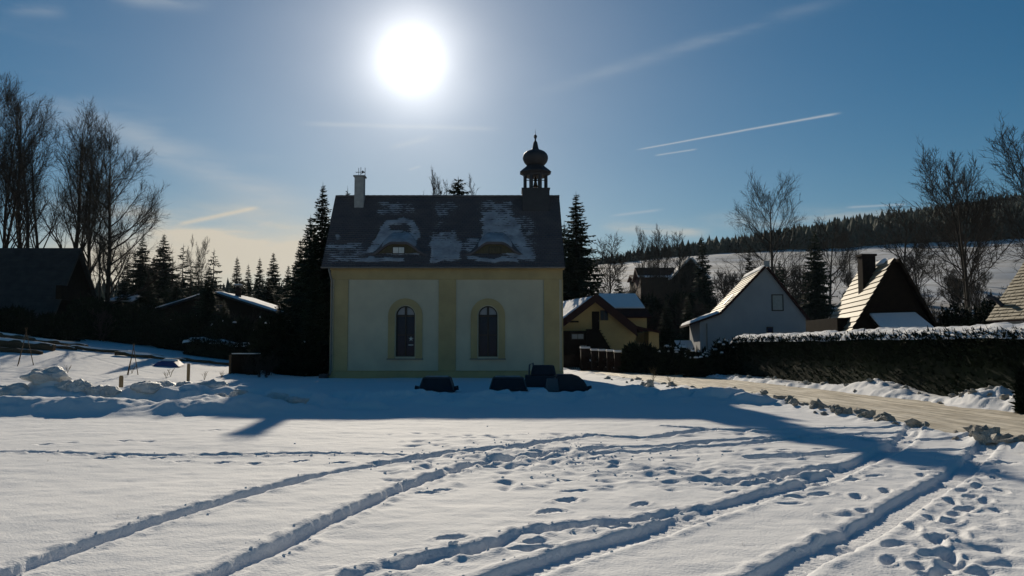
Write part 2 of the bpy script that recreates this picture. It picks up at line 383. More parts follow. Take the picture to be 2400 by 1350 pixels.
def smooth_poly(px_pts, n=6):
    w = np.array([G(*p) for p in px_pts]); out = []
    k = len(w)
    for i in range(k - 1):
        p0 = w[max(i - 1, 0)]; p1 = w[i]; p2 = w[i + 1]; p3 = w[min(i + 2, k - 1)]
        for j in range(n):
            t = j / n; out.append(0.5 * ((2 * p1) + (-p0 + p2) * t + (2 * p0 - 5 * p1 + 4 * p2 - p3) * t * t + (-p0 + 3 * p1 - 3 * p2 + p3) * t ** 3))
    out.append(w[-1]); return np.array(out)

# wheel ruts: (pixel polyline, half width, depth, raggedness)
RUTS = [
    ([(-60, 1366), (25, 1341), (135, 1300), (310, 1242), (450, 1200), (600, 1156), (750, 1116), (860, 1095), (990, 1071), (1100, 1056), (1200, 1048), (1290, 1034), (1390, 1020)], .11, .085, .7),
    ([(480, 1362), (515, 1350), (605, 1304), (675, 1274), (775, 1224), (850, 1189), (925, 1154), (980, 1131), (1050, 1108), (1110, 1088), (1200, 1074), (1310, 1060), (1440, 1047)], .11, .085, .8),
    ([(1130, 1372), (1200, 1350), (1275, 1325), (1400, 1285), (1520, 1250), (1630, 1210), (1725, 1180), (1800, 1157), (1845, 1147), (1900, 1132), (1950, 1115), (2010, 1090), (2065, 1066), (2100, 1048), (2130, 1020), (2160, 990)], .15, .07, .35),
    ([(1740, 1392), (1815, 1355), (1890, 1310), (1980, 1270), (2060, 1225), (2150, 1165), (2225, 1125), (2270, 1090), (2300, 1060), (2330, 1036), (2350, 1010)], .15, .07, .35),
    ([(1400, 1020), (1525, 1024), (1640, 1009), (1725, 1008), (1900, 1005), (2115, 1001)], .13, .09, .4),
    ([(1440, 1046), (1550, 1044), (1650, 1034), (1775, 1027), (2000, 1017), (2115, 1014)], .13, .10, .5),
    ([(1380, 1062), (1500, 1058), (1620, 1048), (1740, 1040), (1830, 1030), (1960, 1026), (2110, 1027)], .12, .08, .8),
    ([(1765, 1073), (1860, 1070), (1960, 1062), (2060, 1052), (2100, 1043)], .14, .11, .4),
    ([(1560, 1000), (1760, 1012), (1930, 1022), (2080, 1036)], .10, .06, .6),
    ([(2175, 1016), (2230, 1014), (2290, 1012)], .12, .09, .7), ([(2160, 1032), (2220, 1031), (2300, 1030)], .12, .09, .7),
    ([(2150, 1058), (2215, 1055), (2290, 1056)], .13, .10, .6), ([(2210, 1078), (2260, 1076), (2300, 1080)], .12, .1, .6),
    ([(1700, 1128), (1790, 1120), (1890, 1104), (1960, 1096)], .11, .07, .9),
    ([(825, 1352), (950, 1325), (1040, 1300), (1100, 1294), (1200, 1265), (1275, 1244), (1345, 1234), (1420, 1226), (1490, 1218), (1560, 1204), (1640, 1192)], .10, .08, 1.3),
    ([(1440, 1082), (1530, 1098), (1600, 1104)], .10, .07, 1.0), ([(1570, 1128), (1660, 1126), (1740, 1136), (1830, 1126), (1880, 1120)], .10, .07, 1.0),
    ([(0, 1059), (140, 1062), (260, 1066), (420, 1066), (600, 1064), (800, 1063), (950, 1069)], .07, .07, 1.3),
    # faint wide turning marks on the ploughed lot at the left
    ([(-300, 880), (0, 872), (150, 868), (330, 880), (560, 886)], .10, .03, .8), ([(-300, 893), (0, 884), (170, 880), (360, 890), (540, 893)], .10, .03, .8),
    ([(-200, 866), (60, 862), (200, 866)], .12, .04, .8),
]
# single foot prints: pixel, length, width, heading
PRINTS = [(246, 1073), (290, 1069), (367, 1073), (425, 1079), (520, 1080), (595, 1082), (700, 1080), (797, 1085), (870, 1086), (655, 1064), (540, 1064), (740, 1063),
          (290, 1036), (345, 1037), (100, 1043), (160, 1040), (505, 1010), (2095, 1278), (2085, 1316), (2185, 1296), (2140, 1238), (2185, 1216), (2222, 1222), (2245, 1251),
          (2262, 1191), (2230, 1176), (2255, 1150), (2195, 1270), (2230, 1322), (2225, 1301), (2205, 1345), (2025, 1199), (1860, 1166), (2010, 1165), (2075, 1152), (1920, 1160), (2050, 1117), (2160, 1115), (2000, 1126),
          (1715, 1152), (1850, 1180), (1740, 1056), (1840, 1054), (1920, 1052), (1700, 1060), (1330, 1124), (1345, 1150), (1330, 1175), (1285, 1200), (1300, 1198), (1325, 1172), (1245, 1290), (1250, 1275),
          (1250, 1060), (1290, 1075), (1350, 1085), (1180, 1075), (1060, 1108), (1035, 1150), (1000, 1158), (1385, 1075), (1230, 1090), (1150, 1095), (1500, 1180), (1440, 1240), (1055, 1265), (1830, 1060),
          (2290, 1140), (2330, 1120), (2350, 1150), (2310, 1175), (2340, 1195), (2290, 1110), (2360, 1085), (2310, 1090), (2270, 1130), (2335, 1105), (2240, 1205), (2275, 1165), (2215, 1265), (2150, 1330), (2180, 1350)]
# bumps of the ploughed bank at the left and the low dune before the chapel: x, y, sx, sy, h
def bank_height(x, y):
    z = np.zeros(x.shape)
    m = (y > 15) & (y < 34) & (x > -40) & (x < 12)
    xx = x[m]; yy = y[m]; h = np.zeros(xx.shape)
    w = N2.fbm(xx * 0.55, yy * 0.55, 4)
    yc = 22.4 + 0.9 * N3(xx * 0.3, yy * 0 + 2.2)
    left = sstep(xx, -4.2, -6.0)
    yc = 23.3 + 0.7 * N3(xx * 0.3, yy * 0 + 2.2); q = np.where(yy > yc, (yy - yc) / 1.5, (yc - yy) / 1.05)
    h += left * np.clip(0.50 + 0.45 * w, 0.15, .72) * np.exp(-np.abs(q) ** 2.2)
    yc = 20.8 + 0.6 * N3(xx * 0.35, yy * 0 + 5.2); q = np.where(yy > yc, (yy - yc) / 1.5, (yc - yy) / .8)
    h = np.maximum(h, left * np.clip(0.36 + 0.3 * N1.fbm(xx * .6, yy * .5 + 3, 3), 0.08, .55) * np.exp(-np.abs(q) ** 2.2))
    for bx, by, bs, bt, bh in BUMPS:
        r = np.hypot((xx - bx) / bs, (yy - by) / bt)
        h = np.maximum(h, bh * sstep(r + 0.25 * N2(xx * 2.1, yy * 2.1), 1.15, 0.25))
    # dune in front of the chapel
    dn = sstep(xx, -7.5, -4.5) * sstep(xx, 9.0, 5.5)
    yc2 = 25.4 + 0.8 * N3(xx * 0.25, yy * 0 + 7.7)
    h = np.maximum(h, dn * np.clip(0.24 + 0.34 * N2.fbm(xx * 0.9 + 8, yy * 0.7, 3), 0.03, 0.37) * np.exp(-np.abs((yy - yc2) / 1.7) ** 2.4))
    # crumbly relief on the bank
    h += np.clip(h * 3, 0, 1) * (0.10 * N1.fbm(xx * 2.2, yy * 2.2, 3) + 0.03 * np.abs(N3.fbm(xx * 5.5, yy * 5.5, 2)))
    h += np.clip(h * 4, 0, 1) * dn * .09 * N2.fbm(xx * 1.6 + 3, yy * 1.6, 3)
    z[m] = h; return z
def bp(px, py, Y, sx, sy): 
    p = P(px, py, Y); return (p[0], Y, sx, sy, p[2])
BUMPS = [bp(115, 884, 23.6, 1.15, 1.1), bp(30, 925, 22.4, .9, .8), bp(185, 899, 23.6, .55, .6), bp(250, 916, 23.2, .6, .6), bp(340, 920, 23.0, .8, .7), bp(400, 903, 24.4, .95, .8),
         bp(448, 902, 24.6, .5, .5), bp(570, 930, 23.0, .9, .8), bp(640, 942, 22.0, 1.1, .7), bp(60, 955, 21.4, 1.2, .8), bp(250, 962, 21.6, 1.6, .7), bp(420, 960, 21.6, 1.3, .8), bp(540, 958, 21.2, .9, .7),
         bp(-120, 900, 23.5, 1.6, 1.0), bp(-300, 890, 23.5, 1.5, 1.0), bp(890, 920, 26.2, 1.2, .7), bp(720, 950, 21.8, .8, .5), bp(1480, 906, 26.0, 1.4, .8), bp(1690, 911, 25.0, 1.3, .8), bp(1590, 914, 25.6, 1.0, .7), bp(1330, 920, 25.8, 1.1, .8), bp(1410, 913, 25.5, .8, .7), bp(1755, 922, 24.4, .9, .7), bp(1215, 920, 26.0, .9, .6),
         bp(660, 928, 23.5, .8, .6), bp(735, 932, 23.0, .8, .6), bp(805, 922, 25.0, .8, .6), bp(930, 917, 26.8, .8, .5), bp(850, 940, 22.6, .9, .5), bp(1010, 934, 23.6, .9, .5), bp(1110, 938, 23.2, 1.0, .5)]

def detail(x, y):
    z = 0.05 * N1.fbm(x * 0.22, y * 0.22, 3) + 0.016 * N2.fbm(x * 1.1, y * 1.6, 3) + 0.007 * N3.fbm(x * 3.1, y * 4.2, 2)
    # roughly ploughed lot beyond the bank, and a rougher trampled patch in the middle of the field
    lot = sstep(y, 26, 29) * sstep(y, 44, 39) * sstep(x, -7, -10)
    z = z + lot * 0.07 * N3.fbm(x * 0.7, y * 2.0, 4)
    tr = np.exp(-(((x - 0.35) / 1.5) ** 2 + ((y - 12.6) / 1.5) ** 2))
    z = z + tr * 0.11 * N3.fbm(x * 3.0, y * 3.0, 3)
    tr2 = np.exp(-(((x - 2.6) / 2.0) ** 2 + ((y - 11.2) / 1.0) ** 2))
    z = z + tr2 * 0.07 * N2.fbm(x * 2.6 + 5, y * 3.4, 3)
    t3 = np.clip((y - 5.6) / 5.4, 0, 1); cx3 = 2.9 + 3.2 * t3; tr3 = np.exp(-((x - cx3) / .55) ** 2) * (y < 11.5)
    z = z + tr3 * .04 * N3.fbm(x * 3.6, y * 3.6, 3)
    near = y < 48
    edge_n = 0.028 * N3.fbm(x * 9, y * 9, 2) + .02 * N2.fbm(x * 4, y * 4, 2)
    for pts, hw, dep, rag in RUTS:
        pl = smooth_poly(pts); d, s, sd = polyline_field(x, y, pl, 0.75)
        m = d < 0.7
        if not m.any(): continue
        dm = d[m] + edge_n[m] * rag * 1.2 + 0.02 * rag * N2(s[m] * 7, sd[m] * 5)
        cut = sstep(dm, hw + 0.02, hw - 0.02)
        tread = (0.010 * np.sin(s[m] * 2 * pi / 0.11 + 2.2 * np.abs(d[m]) / hw) + .012 * N3.fbm(x[m] * 9, y[m] * 9, 2)) * (1 - np.clip(rag, 0, 1))
        dd = dep * (0.85 + 0.25 * N1(s[m] * 1.2, 0 * s[m] + dep * 70))
        if rag > 0.95: dd = dd * (0.25 + 0.75 * sstep(N1(s[m] * 1.4, 3 + 0 * s[m]), -0.25, 0.15))
        rim = 0.022 * np.exp(-((dm - hw - 0.09) / 0.05) ** 2) * (0.6 + 1.6 * np.clip(N2(s[m] * 4, sd[m] * 9 + dep), -.4, 1))
        crumb = rag * 0.03 * np.clip(N3.fbm(x[m] * 6, y[m] * 6, 2), -0.1, 1) * np.exp(-((dm - hw - 0.1) / 0.14) ** 2)
        z[m] = z[m] * (1 - 0.6 * cut) - cut * (dd + tread) + rim + crumb
    r2 = random.Random(5)
    for (px, py) in PRINTS:
        c = G(px, py); a = r2.uniform(-0.5, 0.5) + (0.2 if py < 1100 else 0.9 if px > 2000 else 0.4)
        ln = r2.uniform(.12, .18); wd = r2.uniform(.05, .075)
        m = (np.abs(x - c[0]) < .6) & (np.abs(y - c[1]) < .6)
        if not m.any(): continue
        dx = x[m] - c[0]; dy = y[m] - c[1]; u = dx * cos(a) + dy * sin(a); v = -dx * sin(a) + dy * cos(a)
        r = np.hypot(u / ln, v / (wd * (1 + 0.25 * u / ln))) + 0.25 * N3(x[m] * 6, y[m] * 6)
        z[m] += -r2.uniform(.03, .07) * sstep(r, 1.15, r2.uniform(.3, .7)) + 0.012 * np.exp(-((r - 1.35) / .25) ** 2)
    # lots of small scuffs
    r3 = random.Random(9)
    for i in range(260):
        px = r3.uniform(900, 2350); py = 1015 + 130 * r3.random() ** 1.3 if px < 1900 else r3.uniform(1060, 1340)
        if px > 2000 and py > 1120 and px < 2150: continue
        c = G(px, py); m = (np.abs(x - c[0]) < .35) & (np.abs(y - c[1]) < .35)
        if not m.any(): continue
        a = r3.uniform(0, pi); dx = x[m] - c[0]; dy = y[m] - c[1]; u = dx * cos(a) + dy * sin(a); v = -dx * sin(a) + dy * cos(a)
        k = r3.uniform(.5, 1.2)
        z[m] += r3.choice((-.05, -.035, .03)) * k * np.exp(-((u / (.13 * k)) ** 2 + (v / (.07 * k)) ** 2))
    return z

def ground_height(x, y):
    z = macro(x, y)
    near = y < 62
    a, b = road_u(x, y); a = a + .35 * N2.fbm(x * .9, y * .9, 3); b = b + .35 * N3.fbm(x * .9, y * .9, 3)
    inside = sstep(a, -0.15, 0.12) * sstep(b, -0.15, 0.12) * sstep(y, 175, 150)
    if near.any():
        dz = detail(x[near], y[near]) * sstep(y[near], 62, 52)
        dz = dz * (1 - sstep(a[near], -0.5, 0.1) * sstep(b[near], -0.5, 0.1))
        bh = bank_height(x[near], y[near])
        z[near] += dz + bh
        # low berms thrown up along both edges of the road
        xx = x[near]; yy = y[near]; al = a[near]; bl = b[near]
        lump = np.clip(0.5 + 0.9 * N2.fbm(xx * 1.3, yy * 1.3, 3), 0, 1.4)
        z[near] += sstep(yy, 8, 12) * 0.17 * lump * np.exp(-((al + 0.45) / 0.33) ** 2)
        z[near] += sstep(yy, 8, 12) * 0.20 * lump * np.exp(-((bl + 0.45) / 0.36) ** 2)
        for cx, cy, sx, sy, hh in ((13.9, 31.5, .9, 2.2, .38), (14.0, 24.0, 1.0, 1.3, .42), (14.6, 21.8, .8, 1.0, .35)):
            z[near] += hh * np.exp(-(((xx - cx) / sx) ** 2 + ((yy - cy) / sy) ** 2)) * (1 + 0.5 * N3.fbm(xx * 2.5, yy * 2.5, 3))
    far = (y >= 62) & (y < 170)
    z[far] += 0.2 * np.exp(-((a[far] + .6) / .5) ** 2) + 0.2 * np.exp(-((b[far] + .6) / .5) ** 2)
    return z - 0.12 * inside

def build_ground():
    rows = [-3.4, -2.5, -1.5, -.5, .5, 1.2, 1.8, 2.4, 2.8]
    y = 3.0
    while y < 30: rows.append(y); y += 0.0034 * (y + 4)
    while y < 64: rows.append(y); y += 0.0045 * (y + 4)
    while y < 2600: rows.append(y); y += (0.02 if y < 180 else 0.035) * (y + 4)
    rows = np.array(rows)
    cols = list(np.arange(-0.66, 0.6601, 0.00185))
    out = [0.7, 0.75, 0.8, 0.9, 1.0, 1.15, 1.3, 1.6, 2.0, 2.6, 3.4]
    cols = np.array([-c for c in out[::-1]] + cols + out)
    Y, S = np.meshgrid(rows, cols, indexing='ij'); X = S * (Y + 4.0)
    Z = ground_height(X.copy(), Y.copy())
    global GRID; GRID = (rows, cols, Z)
    V = np.stack([X, Y, Z], -1).reshape(-1, 3)
    nr, nc = Y.shape; idx = np.arange(nr * nc).reshape(nr, nc)
    Fc = np.stack([idx[:-1, :-1], idx[:-1, 1:], idx[1:, 1:], idx[1:, :-1]], -1).reshape(-1, 4)
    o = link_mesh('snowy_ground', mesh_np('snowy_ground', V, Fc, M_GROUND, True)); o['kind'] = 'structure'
    return o
build_ground()
def gh_at(x, y):
    """height of the built ground mesh under points (x, y)"""
    rows, cols, Z = GRID; x = np.atleast_1d(np.asarray(x, float)); y = np.atleast_1d(np.asarray(y, float))
    s = x / (y + 4.0); i = np.clip(np.searchsorted(rows, y) - 1, 0, len(rows) - 2); j = np.clip(np.searchsorted(cols, s) - 1, 0, len(cols) - 2)
    u = np.clip((y - rows[i]) / (rows[i + 1] - rows[i]), 0, 1); v = np.clip((s - cols[j]) / (cols[j + 1] - cols[j]), 0, 1)
    return (Z[i, j] * (1 - u) + Z[i + 1, j] * u) * (1 - v) + (Z[i, j + 1] * (1 - u) + Z[i + 1, j + 1] * u) * v

def build_road():
    ys = np.concatenate([np.arange(-3, 40, 0.14), np.arange(40, 150, 0.8)]); us = np.linspace(0, 1, 46)
    V = []
    l = np.interp(ys, LEFT_EDGE[:, 1], LEFT_EDGE[:, 0]) - 0.6; r = np.interp(ys, RIGHT_EDGE[:, 1], RIGHT_EDGE[:, 0]) + 0.6
    X = l[:, None] + (r - l)[:, None] * us[None]; Y = np.repeat(ys[:, None], len(us), 1)
    Z = macro(X, Y) - 0.05
    rut = -0.035 * (np.exp(-((us - .28) / .07) ** 2) + np.exp(-((us - .68) / .07) ** 2))[None] + 0.02 * np.exp(-((us - .48) / .1) ** 2)[None]
    Z += rut + 0.018 * N2.fbm(X * 1.5, Y * 0.5, 3) + 0.014 * N3.fbm(X * 5, Y * 2.5, 2)
    Z[:, 0] -= .1; Z[:, -1] -= .1
    idx = np.arange(Z.size).reshape(Z.shape)
    Fc = np.stack([idx[:-1, :-1], idx[:-1, 1:], idx[1:, 1:], idx[1:, :-1]], -1).reshape(-1, 4)
    o = link_mesh('road', mesh_np('road', np.stack([X, Y, Z], -1).reshape(-1, 3), Fc, M_ROAD, True)); o['kind'] = 'structure'
build_road()

# ------------------------------------------------------------------ the chapel
YF = 46.6                                            # front wall plane
CX0 = P(776, 800, YF)[0]; CX1 = P(1317, 800, YF)[0]
ZE = P(1045, 629, YF)[2]                             # top of the wall
YB = 52.7; YR = 49.6
ZR = P(1045, 460, YR)[2]
def fx(px): return P(px, 800, YF)[0]
def fz(py): return P(1045, py, YF)[2]

def build_chapel():
    ch = empty('chapel', ((CX0 + CX1) / 2, YF, 0), 'small yellow and cream chapel with snowy tiled roof and onion bell turret', 'chapel')
    wins = []
    for a, b in ((927, 972), (1121, 1166)):
        wins.append((fx(a), fx(b), fz(836), fz(717)))
    T = 0.45
    # shell with two arched openings
    mb = MB(); x = CX0; z0, z1 = -0.2, ZE
    def q(x0, zz0, x1, zz1): mb.quad((x0, YF, zz0), (x1, YF, zz0), (x1, YF, zz1), (x0, YF, zz1))
    for (a, b, s, t) in wins:
        q(x, z0, a, z1); q(a, z0, b, s)
        r = (b - a) / 2; cxx = (a + b) / 2; zs = t - r
        arc = [(cxx - r * cos(pi * i / 14), zs + r * sin(pi * i / 14)) for i in range(15)]
        for (xa, za), (xb, zb) in zip(arc[:-1], arc[1:]): mb.quad((xa, YF, za), (xb, YF, zb), (xb, YF, z1), (xa, YF, z1))
        loop = [(a, s)] + [(b, s)] + [(xx, zz) for xx, zz in reversed(arc)]
        for (xa, za), (xb, zb) in zip(loop, loop[1:] + loop[:1]):
            mb.quad((xa, YF, za), (xa, YF + T, za), (xb, YF + T, zb), (xb, YF, zb))
        x = b
    q(x, z0, CX1, z1)
    mb.quad((CX1, YF, z0), (CX1, YB, z0), (CX1, YB, z1), (CX1, YF, z1)); mb.quad((CX0, YB, z0), (CX0, YF, z0), (CX0, YF, z1), (CX0, YB, z1))
    mb.quad((CX1, YB, z0), (CX0, YB, z0), (CX0, YB, z1), (CX1, YB, z1))
    zt = ZE + (YR - YF) * (ZR - ZE) / (YR - YF + 0.42) - 0.1
    mb.add([(CX0, YF, ZE), (CX0, YR, zt), (CX0, YB, ZE)], [(0, 1, 2)]); mb.add([(CX1, YF, ZE), (CX1, YR, zt), (CX1, YB, ZE)], [(2, 1, 0)])
    mb.build('wall', M_CREAM, ch)
    # plinth, pilasters, frieze: all proud of the wall
    pz0, pz1 = fz(869), fz(655)
    for a, b in ((782, 815), (1028, 1068), (1275, 1311)):
        MB().box(fx(a), fx(b), YF - 0.07, YF - 0.001, pz0 + .002, pz1 - .002).build('pilaster', M_OCHRE, ch, bevel=.012)
    for xa in (CX0, CX1):
        s = 0.07 if xa == CX1 else -0.07
        MB().box(min(xa, xa + s), max(xa, xa + s), YF - .05, YF + .75, pz0 + .002, pz1 - .002).build('corner_pilaster', M_OCHRE, ch)
    MB().box(CX0 - .05, CX1 + .05, YF - 0.075, YF - .001, pz1, fz(633)).build('frieze', M_OCHRE, ch, bevel=.01)
    m = MB().box(CX0 - .08, CX1 + .08, YF - 0.12, YF - .001, -0.15, pz0 - .05).box(CX0 - .08, CX1 + .08, YF - 0.09, YF - .001, pz0 - .05, pz0)
    m.build('plinth', M_OCHRE, ch, bevel=.015)
    c = MB().box(CX0 - .14, CX1 + .14, YF - .14, YF - .002, fz(633) + .002, fz(629.5)).box(CX0 - .2, CX1 + .2, YF - .24, YF - .002, fz(629.5) + .001, ZE + .03)
    c.build('cornice', M_OCHRE, ch)
    # windows
    for k, (a, b, s, t) in enumerate(wins):
        r = (b - a) / 2; cxx = (a + b) / 2; zs = t - r
        w = bpy.data.objects.new('window', None)
        def arcp(rr, n=20): return [(cxx - rr * cos(pi * i / n), zs + rr * sin(pi * i / n)) for i in range(n + 1)]
        # moulded surround, as the window's own mesh
        mb = MB(); ri = r + 0.05; ro = r + 0.42
        inn = [(cxx - ri, s - .1)] + arcp(ri) + [(cxx + ri, s - .1)]; out = [(cxx - ro, s - .1)] + arcp(ro) + [(cxx + ro, s - .1)]
        for i in range(len(inn) - 1):
            (x0, zz0), (x1, zz1) = inn[i], inn[i + 1]; (u0, v0), (u1, v1) = out[i], out[i + 1]
            mb.quad((u0, YF - .055, v0), (x0, YF - .055, zz0), (x1, YF - .055, zz1), (u1, YF - .055, v1))
            mb.quad((u0, YF, v0), (u0, YF - .055, v0), (u1, YF - .055, v1), (u1, YF, v1))
            mb.quad((x0, YF - .055, zz0), (x0, YF + .02, zz0), (x1, YF + .02, zz1), (x1, YF - .055, zz1))
        win = mb.build('window', M_OCHRE, ch)
        MB().box(cxx - ro - .05, cxx + ro + .05, YF - .16, YF - .003, s - .16, s - .1).build('sill', M_GUTTER, win)
        yg = YF + .26
        # frame: outer arch, transom, mullions
        mb = MB(); fo = r + .01; fi = r - .06
        A = [(cxx - fo, s)] + arcp(fo) + [(cxx + fo, s)]; B = [(cxx - fi, s)] + arcp(fi) + [(cxx + fi, s)]
        for i in range(len(A) - 1):
            mb.quad((A[i][0], yg - .06, A[i][1]), (B[i][0], yg - .06, B[i][1]), (B[i + 1][0], yg - .06, B[i + 1][1]), (A[i + 1][0], yg - .06, A[i + 1][1]))
            mb.quad((B[i][0], yg - .06, B[i][1]), (B[i][0], yg + .02, B[i][1]), (B[i + 1][0], yg + .02, B[i + 1][1]), (B[i + 1][0], yg - .06, B[i + 1][1]))
        mb.box(cxx - .06, cxx + .06, yg - .08, yg - .01, zs + .05, t - .03)
        mb.box(cxx - fi, cxx + fi, yg - .085, yg - .01, zs - .07, zs + .05)
        mb.box(cxx - .035, cxx + .035, yg - .07, yg - .01, s + .06, zs - .07)
        mb.box(cxx - fi, cxx + fi, yg - .07, yg - .01, s, s + .06)
        zm = s + (zs - s) * .52; mb.box(cxx - fi, cxx - .035, yg - .05, yg - .01, zm, zm + .03); mb.box(cxx + .035, cxx + fi, yg - .05, yg - .01, zm, zm + .03)
        mb.build('window_frame', M_FRAME, win)
        MB().box(cxx - fi, cxx - .02, yg + .004, yg + .012, s + .03, zs).build('pane', M_GLASS, win)
        MB().box(cxx + .02, cxx + fi, yg + .004, yg + .012, s + .03, zs).build('pane', M_GLASS, win)
        for sg in (-1, 1):
            pts = [(cxx + sg * .02, zs)] + [(cxx + sg * fi * cos(pi / 2 * i / 10), zs + fi * sin(pi / 2 * i / 10)) for i in range(11)] + [(cxx + sg * .02, zs + fi)]
            m = MB(); m.add([(p[0], yg + .004, p[1]) for p in pts], [tuple(range(len(pts)))]); m.build('fanlight_pane', M_FROST, win)
        if k == 0:
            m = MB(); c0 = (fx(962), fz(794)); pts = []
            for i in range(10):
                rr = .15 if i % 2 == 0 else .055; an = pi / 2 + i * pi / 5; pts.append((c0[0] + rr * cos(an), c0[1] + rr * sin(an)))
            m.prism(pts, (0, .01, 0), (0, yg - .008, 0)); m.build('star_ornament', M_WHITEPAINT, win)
            MB().box(fx(956), fx(967.5), yg - .03, yg + .002, fz(809.5), fz(807.5)).build('light_streak', M_WHITEPAINT, win)  # white strip standing in for light coming through the opposite window
    # roof: tile courses, front and back slope
    ex0 = fx(768); ex1 = fx(1324); rx0 = P(787, 460, YR)[0]; rx1 = P(1310, 460, YR)[0]
    ex0 = min(ex0, rx0 - .02); 
    E = np.array([0, YF - 0.42, ZE + .05]); R = np.array([0, YR, ZR]); sl = R - E; SL = np.linalg.norm(sl); sd = sl / SL; nn = np.array([0, -sd[2], sd[1]])
    if nn[2] < 0: nn = -nn
    def rp(x, s, h=0.0):                       # point on the front slope: x, distance up the slope, height off it
        p = E + sd * s + nn * h; return (x, p[1], p[2])
    def xl(s): return ex0 + (rx0 - ex0) * s / SL
    def xr(s): return ex1 + (rx1 - ex1) * s / SL
    NC = 34; r = random.Random(3); tiles = MB()
    for side in (0, 1):
        for i in range(NC):
            s0 = SL * i / NC - .03; s1 = SL * (i + 1) / NC; n = 62 if side == 0 else 12; off = .5 * (i % 2)
            xs = [xl(s0)] + [xl(s0) + (xr(s0) - xl(s0)) * (k + off) / n for k in range(1, n)] + [xr(s0)]
            for xa, xb in zip(xs[:-1], xs[1:]):
                h = .036 + r.uniform(-.010, .012)
                a, b, c, d = rp(xa + .004, s0, h), rp(xb - .004, s0, h + r.uniform(-.003, .003)), rp(xb - .004, s1, .002), rp(xa + .004, s1, .002)
                e, f = rp(xa + .004, s0, -.01), rp(xb - .004, s0, -.01)
                vs = [a, b, c, d, e, f]
                if side: vs = [(v[0], 2 * YR - v[1], v[2]) for v in vs]
                tiles.add(vs, [(0, 1, 2, 3), (4, 5, 1, 0)] if not side else [(3, 2, 1, 0), (0, 1, 5, 4)])
    roof = MB()
    roof.slab(rp(xl(0), 0, -.012), rp(xr(0), 0, -.012), rp(rx1, SL, -.012), rp(rx0, SL, -.012), .1)
    mir = lambda v: (v[0], 2 * YR - v[1], v[2])
    roof.slab(mir(rp(xr(0), 0, -.012)), mir(rp(xl(0), 0, -.012)), mir(rp(rx0, SL, -.012)), mir(rp(rx1, SL, -.012)), .1)
    ro = roof.build('roof', M_DARKWOOD, ch)
    t_ = tiles.build('roof_tiles', M_TILE, ro); t_['kind'] = 'stuff'
    rc = MB(); nrt = 34
    for i in range(nrt):
        xa = rx0 + (rx1 - rx0) * i / nrt; xb = rx0 + (rx1 - rx0) * (i + 1) / nrt + .03
        rc.tube([(xa, YR, ZR - .02), (xb, YR, ZR - .02)], [.085, .1], 8)
    rc.build('ridge_tiles', M_TILE, ro)
    for xa, xb in ((xl(0), rx0), (xr(0), rx1)):
        sg = -1 if xa < 0 else 1
        MB().slab((xa + sg * .012, E[1], E[2] - .16), (xa + sg * .012, E[1], E[2] + .05), (xb + sg * .012, YR, ZR + .05), (xb + sg * .012, YR, ZR - .16), .03 * -sg).build('verge_board', M_DARKWOOD, ro)
    # snow lying on the front slope: a sheet whose thickness follows where it still lies
    def roof_px(x, s): 
        p = rp(x, s); dy = p[1]; k = (np.array(p) - np.array([0, 0, CAMH])); f = np.array([0, cos(PITCH), sin(PITCH)]); u = np.array([0, -sin(PITCH), cos(PITCH)])
        w = k @ f; return 1200 + F * k[0] / w, 675 - F * (k @ u) / w
    NU, NV = 330, 150
    us = np.linspace(0.003, .997, NU); vs = np.linspace(0.01, .985, NV); U, Vv = np.meshgrid(us, vs)
    S_ = Vv * SL; X_ = (ex0 + (rx0 - ex0) * Vv) + U * ((ex1 - ex0) + ((rx1 - rx0) - (ex1 - ex0)) * Vv)
    # pattern coordinates over the slope, in metres: px-like columns (u) and rows (v from eave)
    PX = 768 + U * 556 + 16 * N2.fbm(X_ * .8, S_ * .8, 3) + 6 * N3(X_ * 4, S_ * 2); PYv = 628 - Vv * 168 + 9 * N1.fbm(X_ * .9 + 4, S_ * .9, 3)
    def blob(x0, x1, y0, y1, e=14.0, f=9.0):
        return sstep(PX, x0 - e, x0 + e) * sstep(PX, x1 + e, x1 - e) * sstep(PYv, y0 - f, y0 + f) * sstep(PYv, y1 + f, y1 - f)
    def tri(pts, soft=8.0):
        inside = np.ones(PX.shape) * 1e9; k = len(pts)
        for (xa, ya), (xb, yb) in zip(pts, pts[1:] + pts[:1]):
            ln = sqrt((xb - xa) ** 2 + (yb - ya) ** 2); inside = np.minimum(inside, ((xb - xa) * (PYv - ya) - (yb - ya) * (PX - xa)) / ln)
        return sstep(inside, -soft, soft)
    mk = np.zeros(PX.shape)
    for v in (0.62 * blob(872, 972, 474, 508), .60 * blob(1010, 1068, 474, 512), .68 * blob(1132, 1216, 472, 512), .45 * blob(1012, 1040, 480, 560),
              1.0 * tri([(862, 597), (905, 522), (942, 512), (976, 528), (990, 604)]), .9 * blob(905, 965, 530, 592),
              .62 * blob(768, 872, 572, 620, 12, 8), .9 * blob(782, 800, 553, 570, 8, 6), .95 * blob(835, 962, 606, 618, 14, 4),
              .72 * blob(1012, 1092, 545, 600), 1.0 * blob(1016, 1084, 565, 620, 8, 6), .95 * tri([(1126, 575), (1130, 500), (1180, 495), (1185, 575)]),
              .95 * tri([(1180, 600), (1170, 500), (1205, 500), (1262, 610), (1250, 618)]), .55 * blob(1190, 1262, 505, 560), .75 * blob(1085, 1130, 560, 598), .95 * blob(1094, 1218, 606, 618, 10, 4), .7 * blob(1225, 1262, 560, 618, 10, 8)):
        mk = np.maximum(mk, v)
    mk -= .9 * np.maximum(blob(916, 960, 531, 548, 8, 4), blob(1075, 1098, 535, 570, 8, 8)) * .8
    mk += 0.40 * N1.fbm(X_ * 1.3, S_ * 2.2, 4) + .22 * N2.fbm(X_ * 5, S_ * 9, 2) - .38
